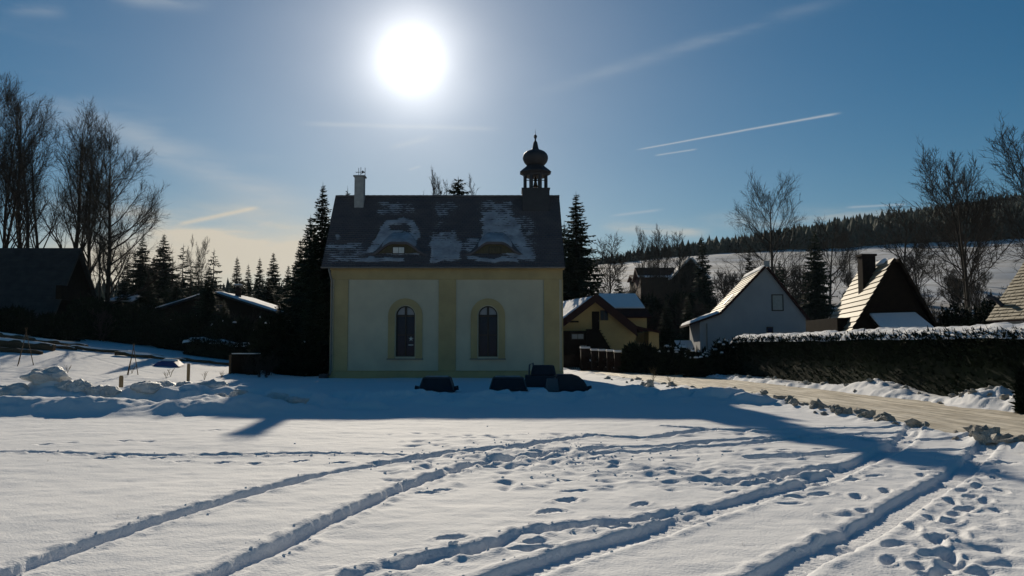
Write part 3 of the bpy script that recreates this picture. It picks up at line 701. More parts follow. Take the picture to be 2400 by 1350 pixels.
    th = np.clip(mk * 0.075, -.06, .055)
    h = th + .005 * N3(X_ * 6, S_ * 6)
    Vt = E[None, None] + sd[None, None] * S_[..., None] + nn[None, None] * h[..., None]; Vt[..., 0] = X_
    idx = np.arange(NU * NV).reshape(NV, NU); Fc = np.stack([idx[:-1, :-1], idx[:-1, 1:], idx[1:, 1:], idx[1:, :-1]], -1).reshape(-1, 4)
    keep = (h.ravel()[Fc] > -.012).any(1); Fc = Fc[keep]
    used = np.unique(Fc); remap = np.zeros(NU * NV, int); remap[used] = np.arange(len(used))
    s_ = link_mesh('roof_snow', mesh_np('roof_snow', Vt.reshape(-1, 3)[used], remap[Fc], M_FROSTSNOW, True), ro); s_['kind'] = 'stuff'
    # gutter and downpipes
    g = MB(); n = 10
    for i in range(n):
        a0 = pi + pi * i / n; a1 = pi + pi * (i + 1) / n; yc, zc, rr = E[1] - .07, E[2] - .02, .075
        g.quad((ex0, yc + rr * cos(a0), zc + rr * sin(a0)), (ex1, yc + rr * cos(a0), zc + rr * sin(a0)), (ex1, yc + rr * cos(a1), zc + rr * sin(a1)), (ex0, yc + rr * cos(a1), zc + rr * sin(a1)))
        g.quad((ex0, yc + .9 * rr * cos(a1), zc + .9 * rr * sin(a1)), (ex1, yc + .9 * rr * cos(a1), zc + .9 * rr * sin(a1)), (ex1, yc + .9 * rr * cos(a0), zc + .9 * rr * sin(a0)), (ex0, yc + .9 * rr * cos(a0), zc + .9 * rr * sin(a0)))
    g.build('gutter', M_GUTTER, ch)
    xp = fx(777.5)
    dp = MB().tube([(xp - .1, E[1] - .07, E[2] - .05), (xp - .1, E[1] - .07, E[2] - .2), (xp, YF - .2, E[2] - .75), (xp, YF - .2, .35), (xp - .02, YF - .3, .16)], .055, 10).build('downpipe', M_GUTTER, ch, smooth=True)
    for zz in (1.2, 3.2, 5.0): MB().box(xp - .075, xp + .075, YF - .27, YF - .09, zz, zz + .04).build('pipe_clamp', M_GUTTER, dp)
    # eyebrow dormers
    def dormer(pxc, half, light):
        s0 = SL * .15; base = rp(0, s0); yf, zf = base[1], base[2]; xc = P(pxc, 600, yf)[0]; W = half / F * yf; Hh = .78
        def bell(x):
            q = abs(x) / W; return Hh * (1 - sstep(q, .22, 1.0) ** 0.9)
        slope = .60; tanr = sd[2] / sd[1]
        nx, ny = 44, 8; m = MB(); grid = {}
        sn = MB()
        vs = []; 
        for i in range(nx + 1):
            x = -W + 2 * W * i / nx; b = float(bell(x)); dy = b / (tanr - slope)
            for j in range(ny + 1):
                t = j / ny; vs.append((xc + x, yf - .12 * (1 - t) * min(1, b * 3) + dy * t, zf + b + slope * (dy * t) - .07 * (1 - t) * min(1, b * 3) + .055))
        fs = [(i * (ny + 1) + j, (i + 1) * (ny + 1) + j, (i + 1) * (ny + 1) + j + 1, i * (ny + 1) + j + 1) for i in range(nx) for j in range(ny)]
        m.add(vs, fs)
        # rim: thickness of the sweeping tile edge
        for i in range(nx):
            a = vs[i * (ny + 1)]; b = vs[(i + 1) * (ny + 1)]; th_ = .13
            m.quad((a[0], a[1], a[2] - th_), (b[0], b[1], b[2] - th_), b, a)
            m.quad((a[0], a[1] + .25, a[2] - th_), (b[0], b[1] + .25, b[2] - th_), (b[0], b[1], b[2] - th_), (a[0], a[1], a[2] - th_))
        d = m.build('eyebrow_dormer', M_TILE, ch)
        # face under the rim
        f = MB(); k = 30
        for i in range(k):
            xa = -W * .8 + 1.6 * W * i / k; xb = -W * .8 + 1.6 * W * (i + 1) / k
            f.quad((xc + xa, yf + .06, zf - .08), (xc + xb, yf + .06, zf - .08), (xc + xb, yf + .06, zf + float(bell(xb)) - .03), (xc + xa, yf + .06, zf + float(bell(xa)) - .03))
        f.build('dormer_face', M_OLIVE, d)
        ww, wh = .31, .33; zc = zf + .13
        MB().box(xc - ww - .05, xc + ww + .05, yf + .01, yf + .05, zc - .05, zc + wh + .05).build('dormer_window_frame', M_FRAME, d)
        pn = MB()
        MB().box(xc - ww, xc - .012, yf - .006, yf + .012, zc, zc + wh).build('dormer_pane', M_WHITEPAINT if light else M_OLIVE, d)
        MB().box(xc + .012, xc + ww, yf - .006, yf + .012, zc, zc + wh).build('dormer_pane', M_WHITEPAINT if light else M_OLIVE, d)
        # snow on its back
        i0, i1 = 9, nx - 9; sv = []; 
        for i in range(i0, i1 + 1):
            for j in range(ny + 1):
                v = vs[i * (ny + 1) + j]; e = min(1, min(i - i0, i1 - i) / 3.0) * min(1, (j + .3) / 1.2) * min(1, (ny - j) / 1.5)
                sv.append((v[0], v[1], v[2] - .02 + .085 * e + .012 * rng.uniform(-1, 1)))
        k = i1 - i0
        sn.add(sv, [(i * (ny + 1) + j, (i + 1) * (ny + 1) + j, (i + 1) * (ny + 1) + j + 1, i * (ny + 1) + j + 1) for i in range(k) for j in range(ny)])
        o = sn.build('dormer_snow', M_FROSTSNOW, d, smooth=True)
    dormer(934, 72, True); dormer(1160, 72, False)
    # chimney with aerials
    yc = YR - .62; xa, xb = P(830.5, 440, yc)[0], P(852.5, 440, yc)[0]; zt = P(841, 414, yc)[2]
    w = xb - xa
    cm = MB().box(xa, xb, yc, yc + w * .95, rp(0, SL * .8)[2], zt).build('chimney', M_CHIM, ch, bevel=.015)
    MB().box(xa - .07, xb + .07, yc - .07, yc + w * .95 + .07, zt + .002, zt + .09).build('chimney_cap', M_CHIM, cm, bevel=.01)
    MB().box(xa - .05, xb + .05, yc - .05, yc + w + .02, rp(0, SL * .81)[2] - .25, rp(0, SL * .81)[2] - .16).build('chimney_flashing', M_GUTTER, cm)
    an = MB(); cx_, cy_ = (xa + xb) / 2, yc + .25
    an.bar((cx_ + .05, cy_, zt + .09), (cx_ + .05, cy_, zt + .62), .035); an.bar((cx_ - .08, cy_, zt + .09), (cx_ - .08, cy_, zt + .58), .03)
    an.bar((cx_ - .25, cy_, zt + .3), (cx_ + .3, cy_, zt + .34), .025)
    an.bar((xb + .06, cy_ - .2, zt - .1), (xb + .06, cy_ - .2, zt + .55), .035); an.bar((xb + .06, cy_ - .2, zt + .28), (cx_, cy_, zt + .2), .025)
    for i, xx in enumerate((-.22, -.1, .02, .14, .26)): an.bar((cx_ + xx, cy_ - .2, zt + .32), (cx_ + xx, cy_ + .2, zt + .32), .02)
    an.lathe([(.02, 0), (.06, .03), (.06, .12), (.02, .16)], 8, (cx_ + .16, cy_, zt + .26))
    an.build('aerial', M_DARKTIN, cm)
    # bell turret
    tx = P(1255, 420, YR)[0]; k = YR / F * 1.0
    def tz(py): return P(1255, py, YR)[2]
    hw = 32 * k
    bt = MB().box(tx - hw, tx + hw, YR - hw, YR + hw, tz(500), tz(447)).build('bell_turret', M_DARKTIN, ch, bevel=.03)
    MB().box(tx - hw * 1.04, tx + hw * 1.04, YR - hw * 1.04, YR + hw * 1.04, tz(448.5), tz(446)).build('turret_sill', M_DARKTIN, bt)
    Rr = 29.5 * k
    for i in range(8):
        a = pi / 8 + i * pi / 4; px_, py_ = tx + Rr * cos(a), YR + Rr * sin(a)
        m = MB(); wv = .085; t_ = (-sin(a), cos(a)); nrm = (cos(a), sin(a))
        cs = [(px_ + wv * (sx * t_[0]) + .07 * (sy - 1) * nrm[0], py_ + wv * (sx * t_[1]) + .07 * (sy - 1) * nrm[1]) for sx, sy in ((-1, -1), (1, -1), (1, 1), (-1, 1))]
        vs = [(c[0], c[1], tz(446.2)) for c in cs] + [(c[0], c[1], tz(410)) for c in cs]
        m.add(vs, [(0, 3, 2, 1), (4, 5, 6, 7), (0, 1, 5, 4), (1, 2, 6, 5), (2, 3, 7, 6), (3, 0, 4, 7)]); m.build('turret_post', M_DARKTIN, bt)
    prof = [(30, 414.5), (31, 412.5), (31.5, 410), (39.5, 406), (39.8, 405), (34, 400), (27, 394.5), (21, 389.5), (19.8, 388)]
    MB().lathe([(r_ * k, tz(y_) - tz(447)) for r_, y_ in prof], 8, (tx, YR, tz(447)), pi / 8).build('skirt_roof', M_DARKTIN, bt)
    prof = [(19.5, 388.6), (22.5, 386), (26.5, 381.5), (29, 376.5), (30.3, 371), (29.6, 365.5), (27, 360.5), (22, 356), (15.5, 353), (10.5, 351.6), (8, 349), (6.8, 344), (5.6, 338), (4.8, 334), (3.2, 331.5), (1.9, 329.5), (1.8, 325.5), (2.6, 324), (4, 321.5), (4.2, 320), (3.5, 317.8), (1.8, 316), (.6, 315), (.4, 308), (.15, 302)]
    MB().lathe([(r_ * k, tz(y_) - tz(447)) for r_, y_ in prof], 24, (tx, YR, tz(447))).build('onion_dome', M_DARKTIN, bt, smooth=True)
    prof = [(8.4, 438.6), (8.0, 437), (6.2, 433.5), (5.3, 429), (4.6, 426.5), (2.5, 425), (.5, 424.6)]
    b = MB().lathe([(r_ * k * .75, tz(y_) - tz(447)) for r_, y_ in prof], 18, (tx, YR, tz(447)))
    b.tube([(tx, YR, tz(438)), (tx, YR, tz(444.5))], [.02, .03], 6)
    b.build('bell', M_BELL, bt, smooth=True)
    y_ = MB().box(tx - .2, tx + .2, YR - .06, YR + .06, tz(423.5), tz(421.5)).box(tx - .09, tx + .09, YR - .05, YR + .05, tz(425), tz(417.5))
    y_.bar((tx - Rr * .9, YR, tz(422.5)), (tx + Rr * .9, YR, tz(422.5)), .05); y_.box(tx - .03, tx + .03, YR - .03, YR + .03, tz(418), tz(413))
    y_.build('bell_yoke', M_DARKWOOD, bt)
    MB().box(CX0 - .55, CX0 - .1, YF - .5, YF + .3, -.1, .22).build('drain_stone', M_DARKTIN, ch, bevel=.03)
    return ch
build_chapel()

# ------------------------------------------------------------------ upturned tubs in front of the chapel
def frustum(mb, c, bx, by, tx_, ty_, h, z0, n=1.0, skew=0):
    x, y = c
    vs = [(x - bx, y - by, z0), (x + bx, y - by, z0), (x + bx, y + by, z0), (x - bx, y + by, z0), (x - tx_ + skew, y - ty_, z0 + h), (x + tx_ + skew, y - ty_, z0 + h), (x + tx_ + skew, y + ty_, z0 + h), (x - tx_ + skew, y + ty_, z0 + h)]
    return mb.add(vs, [(0, 3, 2, 1), (4, 5, 6, 7), (0, 1, 5, 4), (1, 2, 6, 5), (2, 3, 7, 6), (3, 0, 4, 7)])
def tub(px0, px1, pyt, pyb, Y, label, taper=.62, lugs=True, round_right=False):
    a = P(px0, pyb, Y); b = P(px1, pyb, Y); zt = P(px0, pyt, Y)[2]; xc = (a[0] + b[0]) / 2; hw = (b[0] - a[0]) / 2; z0 = gz(xc, Y) + .02; h = zt - z0
    t = empty('upturned_tub', (xc, Y, z0), label, 'tub', 'upturned tubs lying in front of the chapel')
    yc = Y + .55
    if not round_right:
        m = MB(); frustum(m, (xc, yc), hw * .9, .55, hw * taper, .32, h, z0 + .03); m.build('shell', M_TROUGH, t, bevel=.05)
        MB().box(xc - hw * taper * .85, xc + hw * taper * .8, yc - .28, yc + .28, z0 + .03 + h + .002, z0 + h + .06).build('snow_dusting', M_FROSTSNOW, t, bevel=.02)
    else:
        prof = [(-hw * .72, 0.03), (hw * .95, 0.03), (hw * .88, h * .35), (hw * .74, h * .65), (hw * .5, h * .9), (hw * .25, h), (-hw * .5, h), (-hw * .6, h * .8)]
        MB().prism(prof, (0, 1.1, 0), (xc, Y, z0)).build('shell', M_TROUGH, t, bevel=.04)
        m = MB(); frustum(m, (xc - hw * .75, Y + .1), .26, .2, .2, .15, h * .75, z0 + .02); m.build('end_block', M_TROUGHRIM, t, bevel=.04)
    MB().box(xc - hw * .95, xc + hw * .95, yc - .62, yc + .62, z0, z0 + .045).build('rim', M_TROUGH, t, bevel=.015)
    if not round_right:
        for sx in (-1, 1):
            MB().tube([(xc + sx * hw * .9, Y - .02, z0 + .05), (xc + sx * hw * taper, Y + .2, z0 + h * .97)], .022, 6).build('edge_strip', M_TROUGHRIM, t)
        MB().tube([(xc - hw * taper, Y + .215, z0 + h), (xc + hw * taper, Y + .215, z0 + h)], .02, 6).build('edge_strip', M_TROUGHRIM, t)
    if lugs:
        for sx in (-1, 1): MB().tube([(xc + sx * hw * .9, yc - .3, z0 + .12), (xc + sx * hw * 1.12, yc - .3, z0 + .14)], [.07, .085], 10).build('carrying_lug', M_TROUGH, t)
    return t
tub(976, 1068, 886, 920, 31.0, 'leftmost upturned dark tub with round carrying lugs at both sides', .7)
tub(1142, 1240, 886, 918, 31.5, 'wide flat upturned dark tub lying left of the tub pile', .74, False)
tub(1282, 1382, 878, 919, 31.0, 'rounded upturned dark tub with pale end block at the road side', .6, True, True)
def tub_top():
    Y = 35.0; a = P(1240, 876, Y); b = P(1303, 856, Y); zb = P(1270, 879, Y)[2]; z0 = gz(a[0], Y); xc = (a[0] + b[0]) / 2; hw = (b[0] - a[0]) / 2
    t = empty('upturned_tub', (xc, Y, z0), 'dark tub resting on a crate, highest of the pile by the chapel corner', 'tub', 'upturned tubs lying in front of the chapel')
    m = MB(); frustum(m, (xc + .05, Y + .5), hw * .95, .5, hw * .78, .36, b[2] - zb, zb); m.build('shell', M_TROUGH, t, bevel=.05)
    m = MB(); frustum(m, (xc - .1, Y + .5), hw * 1.15, .55, hw * 1.1, .5, zb - z0 - .01, z0 + .0); m.build('base_crate', M_TROUGH, t, bevel=.03)
    MB().tube([(xc - hw * 1.0, Y + .3, zb), (xc - hw * .95, Y + .3, zb + .42), (xc - hw * .7, Y + .3, zb + .5), (xc - hw * .6, Y + .3, zb + .1)], .04, 8).build('bent_handle', M_TROUGHRIM, t)
tub_top()
# ------------------------------------------------------------------ houses and other buildings
def gable_house(name, loc, label, prof, ax, wallmat):
    """Empty + gable wall prism. prof: (x,z) absolute front profile; ax: extrusion vector"""
    h = empty(name, loc, label, 'house')
    MB().prism([(x - loc[0], z - loc[2]) for x, z in prof], ax, loc).build('wall', wallmat, h)
    return h
def roof_plane(h, name, a, b, ax, over_f=.25, over_b=.2, th=.14, material=None, lift=.02, bot=.3):
    """sloping slab above profile edge a(top)->b(bottom) extruded along ax"""
    a = Vector(a); b = Vector(b); A = Vector(ax); d = A.normalized(); e = (b - a).normalized()
    n = e.cross(d); 
    if n.z < 0: n = -n
    b = b + e * bot
    off = n * (lift + th)
    p = [a - d * over_f + off, b - d * over_f + off, b + A + d * over_b + off, a + A + d * over_b + off]
    m = MB(); nn = (p[1] - p[0]).cross(p[3] - p[0])
    if nn.z < 0: p = [p[1], p[0], p[3], p[2]]
    m.slab(*p, th); return m.build(name, material, h)
def courses(h, name, a, b, ax, n, material, over_f=.28, over_b=.22, lift=.17, bot=.3, stepz=.05, ntile=1):
    """roof covering laid in n courses, every course an object of its own"""
    a = Vector(a); b = Vector(b); A = Vector(ax); d = A.normalized(); e = (b - a).normalized(); nr = e.cross(d)
    if nr.z < 0: nr = -nr
    L = (b - a).length + bot; r = random.Random(int(L * 100))
    flip = (e.cross(d)).z < 0
    for i in range(n):
        m = MB(); s0 = L * i / n; s1 = L * (i + 1) / n + .04; W = A.length + over_f + over_b
        for k in range(ntile):
            w0 = -over_f + W * k / ntile + .004; w1 = -over_f + W * (k + 1) / ntile - .004; hh = stepz + r.uniform(-.012, .012)
            f0 = a + d * w0; f1 = a + d * w1
            v = [f0 + e * s0 + nr * lift, f1 + e * s0 + nr * lift, f1 + e * s1 + nr * (lift + hh), f0 + e * s1 + nr * (lift + hh),
                 f1 + e * s1 + nr * (lift - .02), f0 + e * s1 + nr * (lift - .02)]
            fs = [(0, 1, 2, 3), (3, 2, 4, 5)]
            if not flip: fs = [tuple(reversed(f)) for f in fs]
            m.add(v, fs)
        m.build(name, material, h)
def window_on(h, x0, x1, z0, z1, y, frame=M_FRAME, pane=M_GLASS, cross=True, name='window'):
    m = MB(); w = .07
    m.box(x0, x1, y - .05, y - .002, z0, z0 + w).box(x0, x1, y - .05, y - .002, z1 - w, z1).box(x0, x0 + w, y - .05, y - .002, z0 + w, z1 - w).box(x1 - w, x1, y - .05, y - .002, z0 + w, z1 - w)
    if cross: m.box((x0 + x1) / 2 - .025, (x0 + x1) / 2 + .025, y - .045, y - .002, z0 + w, z1 - w)
    o = m.build(name, frame, h)
    MB().box(x0 + w, x1 - w, y - .025, y - .012, z0 + w, z1 - w).build('pane', pane, o)
    return o
def snow_slab(h, a, b, ax, th=.14, base=.17, over_f=.25, over_b=.15, t0=0.0, t1=1.0, name='roof_snow', lumps=.05, edge=.04, seed=1):
    """uneven layer of snow on a roof plane"""
    a = Vector(a); b = Vector(b); A = Vector(ax); d = A.normalized(); e = (b - a); n = e.normalized().cross(d)
    if n.z < 0: n = -n
    nu, nv = 40, 28; V = []
    W = A.length + over_f + over_b
    for j in range(nv + 1):
        for i in range(nu + 1):
            u = i / nu; t = t0 + (t1 - t0) * j / nv
            ee = min(1, min(u, 1 - u) * nu / 2.0, min(j, nv - j) / 1.5)
            hh = base - .03 + ee * (th + lumps * float(N1.fbm(u * W * .9 + seed, t * e.length * .9, 3)))
            V.append(a + e * t + d * (-over_f + W * u) + n * hh)
    f = [(j * (nu + 1) + i, j * (nu + 1) + i + 1, (j + 1) * (nu + 1) + i + 1, (j + 1) * (nu + 1) + i) for j in range(nv) for i in range(nu)]
    m = MB(); 
    if (e.cross(d)).z > 0: f = [tuple(reversed(q)) for q in f]
    m.add(V, f); return m.build(name, M_SNOW, h, smooth=True)

def white_house():
    Y = 60.0; q = lambda px, py: (lambda p: (p[0], p[2]))(P(px, py, Y))
    base = gz(17, Y); ap = q(1795, 628); kl = q(1690, 737); ll = q(1640, 755); rl = q(1888, 745)
    prof = [(ll[0], base - .3), (rl[0], base - .3), rl, ap, kl, ll]
    ax = (.8, 7.2, 0)
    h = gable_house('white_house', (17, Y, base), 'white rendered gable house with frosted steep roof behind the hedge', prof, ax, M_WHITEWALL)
    A3 = lambda p: (p[0], Y, p[1])
    roof_plane(h, 'roof', A3(ap), A3(kl), ax, material=M_REDROOF, bot=.0)
    courses(h, 'tile_course', A3(ap), A3(kl), ax, 14, M_FROSTROOF, bot=.05)
    roof_plane(h, 'lean_to_roof', A3(kl), A3(ll), ax, material=M_REDROOF, bot=.8)
    snow_slab(h, A3(kl), (ll[0] - .7, Y, ll[1] - .3), ax, .22, .15, lumps=.12, seed=3)
    roof_plane(h, 'roof', A3(ap), A3(rl), ax, material=M_REDROOF, bot=.25)
    snow_slab(h, A3(ap), A3(rl), ax, .05, .17, seed=9)
    snow_slab(h, (ap[0], Y, ap[1] + .06), (ap[0] - .35, Y, ap[1] - .3), ax, .10, .2, name='ridge_snow', seed=5)
    w = window_on(h, q(1792, 0)[0], q(1819, 0)[0], q(0, 729)[1], q(0, 690)[1], Y, M_FRAME, M_CABINET, False)
    window_on(h, q(1779, 0)[0], q(1794, 0)[0], q(0, 781)[1], q(0, 766)[1], Y, M_FRAME, M_GLASS, False)
    c = P(1795, 610, Y + 1.2); MB().box(c[0] - .22, c[0] + .22, Y + 1.0, Y + 1.45, ap[1] - .4, c[2] - .05).build('chimney', M_CHIM, h, bevel=.02)
    MB().tube([(q(1643, 0)[0], Y - .07, ll[1] - .1), (q(1643, 0)[0], Y - .07, base)], .05, 8).build('downpipe', M_GUTTER, h)
    # strip of bare metal skylight / snow guard on the lit slope
    e = Vector(A3(kl)) - Vector(A3(ap)); n = e.normalized().cross(Vector(ax).normalized()); n = n if n.z > 0 else -n
    p0 = Vector(A3(ap)) + e * .62 + n * .27; p1 = Vector(A3(ap)) + e * .84 + n * .27
    m = MB(); d = Vector(ax).normalized(); m.slab(p0 + d * .5, p1 + d * .5, p1 + d * 1.0, p0 + d * 1.0, .06); m.build('roof_hatch', M_DARKTIN, h)
white_house()

def a_frame():
    Y = 44.0; q = lambda px, py: (lambda p: (p[0], p[2]))(P(px, py, Y))
    base = gz(20, Y); ap = q(2097, 610); lf = q(1990, 793); rf = q(2192, 775); base0 = base - .3
    def low(p, o):            # extend the sloping edge down to the ground
        t = (base0 - o[1]) / (p[1] - o[1]); return (o[0] + (p[0] - o[0]) * t, base0)
    lf2 = low(lf, ap); rf2 = low(rf, ap)
    ax = (1.2, 7.0, 0)
    h = gable_house('timber_cottage', (20, Y, base), 'dark steep-roofed timber cottage with brick chimney and glinting tile courses', [lf2, rf2, ap], ax, M_DARKWOOD)
    A3 = lambda p: (p[0], Y, p[1])
    roof_plane(h, 'roof', A3(ap), A3(lf2), ax, material=M_DARKWOOD, bot=-.1, over_f=.45)
    courses(h, 'tile_course', A3(ap), A3(lf2), ax, 21, M_FROSTROOF, over_f=.48, bot=-.1, stepz=.07)
    roof_plane(h, 'roof', A3(ap), A3(rf2), ax, material=M_DARKWOOD, bot=-.1, over_f=.45)
    e = Vector(A3(lf2)) - Vector(A3(ap))
    snow_slab(h, (ap[0] + .05, Y, ap[1] + .1), (ap[0] - .2, Y, ap[1] - .18), ax, .08, .2, over_f=-.9, name='ridge_snow', seed=8)
    # chimney on the left slope
    Yc = Y + 2.3; a = P(2021, 600, Yc); b = P(2052, 600, Yc)
    c = MB().box(a[0], b[0], Yc, Yc + .7, base + 2.4, a[2]).build('chimney', M_BRICK, h, bevel=.02)
    MB().box(a[0] - .06, b[0] + .06, Yc - .06, Yc + .76, a[2] + .002, a[2] + .12).build('chimney_cap', M_BRICK, c)
    # porch roof with snow
    p0 = P(2052, 748, Y - 1.0); p1 = P(2172, 745, Y - 1.0); zb = P(0, 772, Y - 1.6)[2]
    po = MB(); po.slab((p0[0] + .1, Y - .02, p0[2] + .25), (p0[0], Y - 1.6, zb), (p1[0] + .1, Y - 1.6, zb), (p1[0] - .1, Y - .02, p1[2] + .25), .1); po.build('porch_roof', M_DARKWOOD, h)
    s = MB(); s.slab((p0[0] + .1, Y - .06, p0[2] + .36), (p0[0] + .03, Y - 1.62, zb + .12), (p1[0] + .07, Y - 1.62, zb + .12), (p1[0] - .12, Y - .06, p1[2] + .36), .11); s.build('porch_snow', M_SNOW, h, bevel=.04)
    for xx in (p0[0] + .1, p1[0] - .1): MB().box(xx - .06, xx + .06, Y - 1.5, Y - 1.38, base, zb - .1).build('porch_post', M_DARKWOOD, h)
    # lower dark side shed under the back of the left slope
    s0 = P(1925, 785, Y + 4.0); s1 = P(1990, 738, Y + 4.0)
    MB().box(s0[0], s1[0] + .8, Y + 1.6, Y + 6.5, base - .2, s1[2] - .25).build('side_shed', M_DARKWOOD, h)
a_frame()

def edge_house():
    Yb, Yf = 35.4, 29.0; lo = P(2322, 752, Yb); hi = P(2400, 632, Yb); base = gz(22, 32)
    e = Vector(hi) - Vector(lo); top = Vector(lo) + e * 2.6; ax = (0, Yb - Yf, 0)
    L = (lo[0], lo[2]); T = (top[0], top[2]); R = (2 * top[0] - lo[0], lo[2])
    wl = lo[0] + .35; wr = R[0] - .35; zz = lo[2] + .2
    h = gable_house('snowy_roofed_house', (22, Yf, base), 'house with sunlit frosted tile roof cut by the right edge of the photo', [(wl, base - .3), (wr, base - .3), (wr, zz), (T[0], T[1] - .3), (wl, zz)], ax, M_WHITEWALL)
    roof_plane(h, 'roof', (T[0], Yf, T[1]), (L[0], Yf, L[1]), ax, material=M_REDROOF, bot=0, lift=-.1)
    courses(h, 'tile_course', (T[0], Yf, T[1]), (L[0], Yf, L[1]), ax, 40, M_FROSTROOF, bot=.0, lift=.05, stepz=.05, ntile=34)
    roof_plane(h, 'roof', (T[0], Yf, T[1]), (R[0], Yf, R[1]), ax, material=M_REDROOF, bot=0, lift=-.1)
    MB().tube([(L[0] + .35, Yb - .35, L[1] + .6), (L[0] + .15, Yb - .1, L[1] + .95), (L[0] - .05, Yb + .1, L[1] + 1.05)], .09, 8).build('snow_guard', M_DARKTIN, h)
edge_house()

def yellow_house():
    Y = 76.0; q = lambda px, py: (lambda p: (p[0], p[2]))(P(px, py, Y))
    base = gz(8, Y); ap = q(1393, 696); le = q(1300, 767); re = q(1490, 775)
    ax = (-2.2, 8.0, 0)
    h = gable_house('yellow_house', (8, Y, base), 'yellow rendered gable house with dark red roof behind the chapel corner', [(le[0], base - .3), (re[0], base - .3), re, ap, le], ax, M_YELLOWWALL)
    A3 = lambda p, dy=0: (p[0], Y + dy, p[1])
    roof_plane(h, 'roof', A3(ap), A3(le), ax, material=M_REDROOF, over_f=.9, bot=.3)
    snow_slab(h, A3(ap), A3(le), ax, .10, .16, over_f=.1, t0=0, t1=1.05, seed=21)
    roof_plane(h, 'roof', A3(ap), A3(re), ax, material=M_REDROOF, over_f=.9, bot=.3)
    for e_ in (le, re):
        a = Vector(A3(ap, -.93)); b = Vector(A3(e_, -.93)); m = MB()
        m.quad(a + Vector((0, 0, .2)), a + Vector((0, 0, -.55)), b + Vector((0, 0, -.55)), b + Vector((0, 0, .2))) if e_ is le else m.quad(b + Vector((0, 0, .2)), b + Vector((0, 0, -.55)), a + Vector((0, 0, -.55)), a + Vector((0, 0, .2)))
        m.v = [(v[0], v[1], v[2]) for v in m.v]; o = m.build('verge_board', M_REDROOF, h); o.modifiers.new('thick', 'SOLIDIFY').thickness = .06
    # cross wing behind with snowy slope towards the viewer
    w0 = P(1400, 688, 82); w1 = P(1488, 690, 82); z1 = P(0, 742, 79)[2]
    m = MB(); m.slab((w0[0] - 1.0, 79.4, z1), (w1[0] + 1.2, 79.4, z1), (w1[0] + .2, 82.4, w1[2]), (w0[0], 82.4, w1[2]), .15); m.build('cross_wing_roof', M_REDROOF, h)
    m = MB(); m.slab((w0[0] + .4, 80.2, z1 + .93), (w1[0] + .7, 80.2, z1 + .93), (w1[0] + .1, 82.45, w1[2] + .13), (w0[0] + .2, 82.45, w1[2] + .13), .1); m.build('cross_wing_snow', M_SNOW, h)
    MB().box(w0[0], w1[0] + .8, 79.9, 82.5, base - .3, z1).build('cross_wing_wall', M_YELLOWWALL, h)
    # lean-to porch at the right
    l0 = q(1490, 764); l1 = q(1543, 776)
    m = MB(); m.slab((l0[0], Y - .6, l0[1]), (l1[0] + .1, Y - .6, l1[1] - .05), (l1[0] + .1, Y + 3.5, l1[1] - .05), (l0[0], Y + 3.5, l0[1]), .14); m.build('lean_to_roof', M_REDROOF, h)
    MB().box(q(1512, 0)[0], q(1535, 0)[0], Y + .2, Y + 3.3, base - .2, q(0, 777)[1]).build('lean_to_wall', M_YELLOWWALL, h)
    # upper door, windows, outside stair, dark lower storey
    d = MB().box(q(1382, 0)[0], q(1399, 0)[0], Y - .06, Y - .002, q(0, 772)[1], q(0, 730)[1]).build('door', M_DARKWOOD, h)
    MB().box(q(1396, 0)[0], q(1398, 0)[0], Y - .1, Y - .061, q(0, 753)[1], q(0, 751)[1]).build('handle', M_GUTTER, d)
    window_on(h, q(1401, 0)[0], q(1419, 0)[0], q(0, 751)[1], q(0, 727)[1], Y, M_FRAME, M_GLASS)
    MB().box(q(1331, 0)[0], q(1352, 0)[0], Y - .04, Y - .002, q(0, 756)[1], q(0, 752)[1]).build('wall_slot', M_DARKWOOD, h)
    st = MB(); s0 = q(1372, 772); s1 = q(1400, 772); s2 = q(1452, 856); 
    st.prism([(s0[0], base), (s2[0], base), (s1[0], s1[1]), (s0[0], s0[1])], (0, .9, 0), (0, Y - 1.2, 0)); so = st.build('outside_stair', M_DARKWOOD, h)
    n = 12
    for i in range(n):
        t = (i + .5) / n; x = s1[0] + (s2[0] - s1[0]) * t; z = s1[1] + (base - s1[1]) * t
        MB().box(x - .12, x + .14, Y - 1.28, Y - .25, z - .02, z + .04).build('step', M_DARKWOOD, so)
    MB().box(q(1318, 0)[0] - 1.5, s0[0], Y - 1.0, Y - .003, base - .1, q(0, 776)[1]).build('lower_storey', M_DARKWOOD, h)
    window_on(h, q(1333, 0)[0], q(1362, 0)[0], q(0, 796)[1], q(0, 782)[1], Y - 1.0, M_FRAME, M_CABINET)
    window_on(h, q(1352, 0)[0], q(1374, 0)[0], q(0, 824)[1], q(0, 808)[1], Y - 1.0, M_FRAME, M_CABINET)
yellow_house()

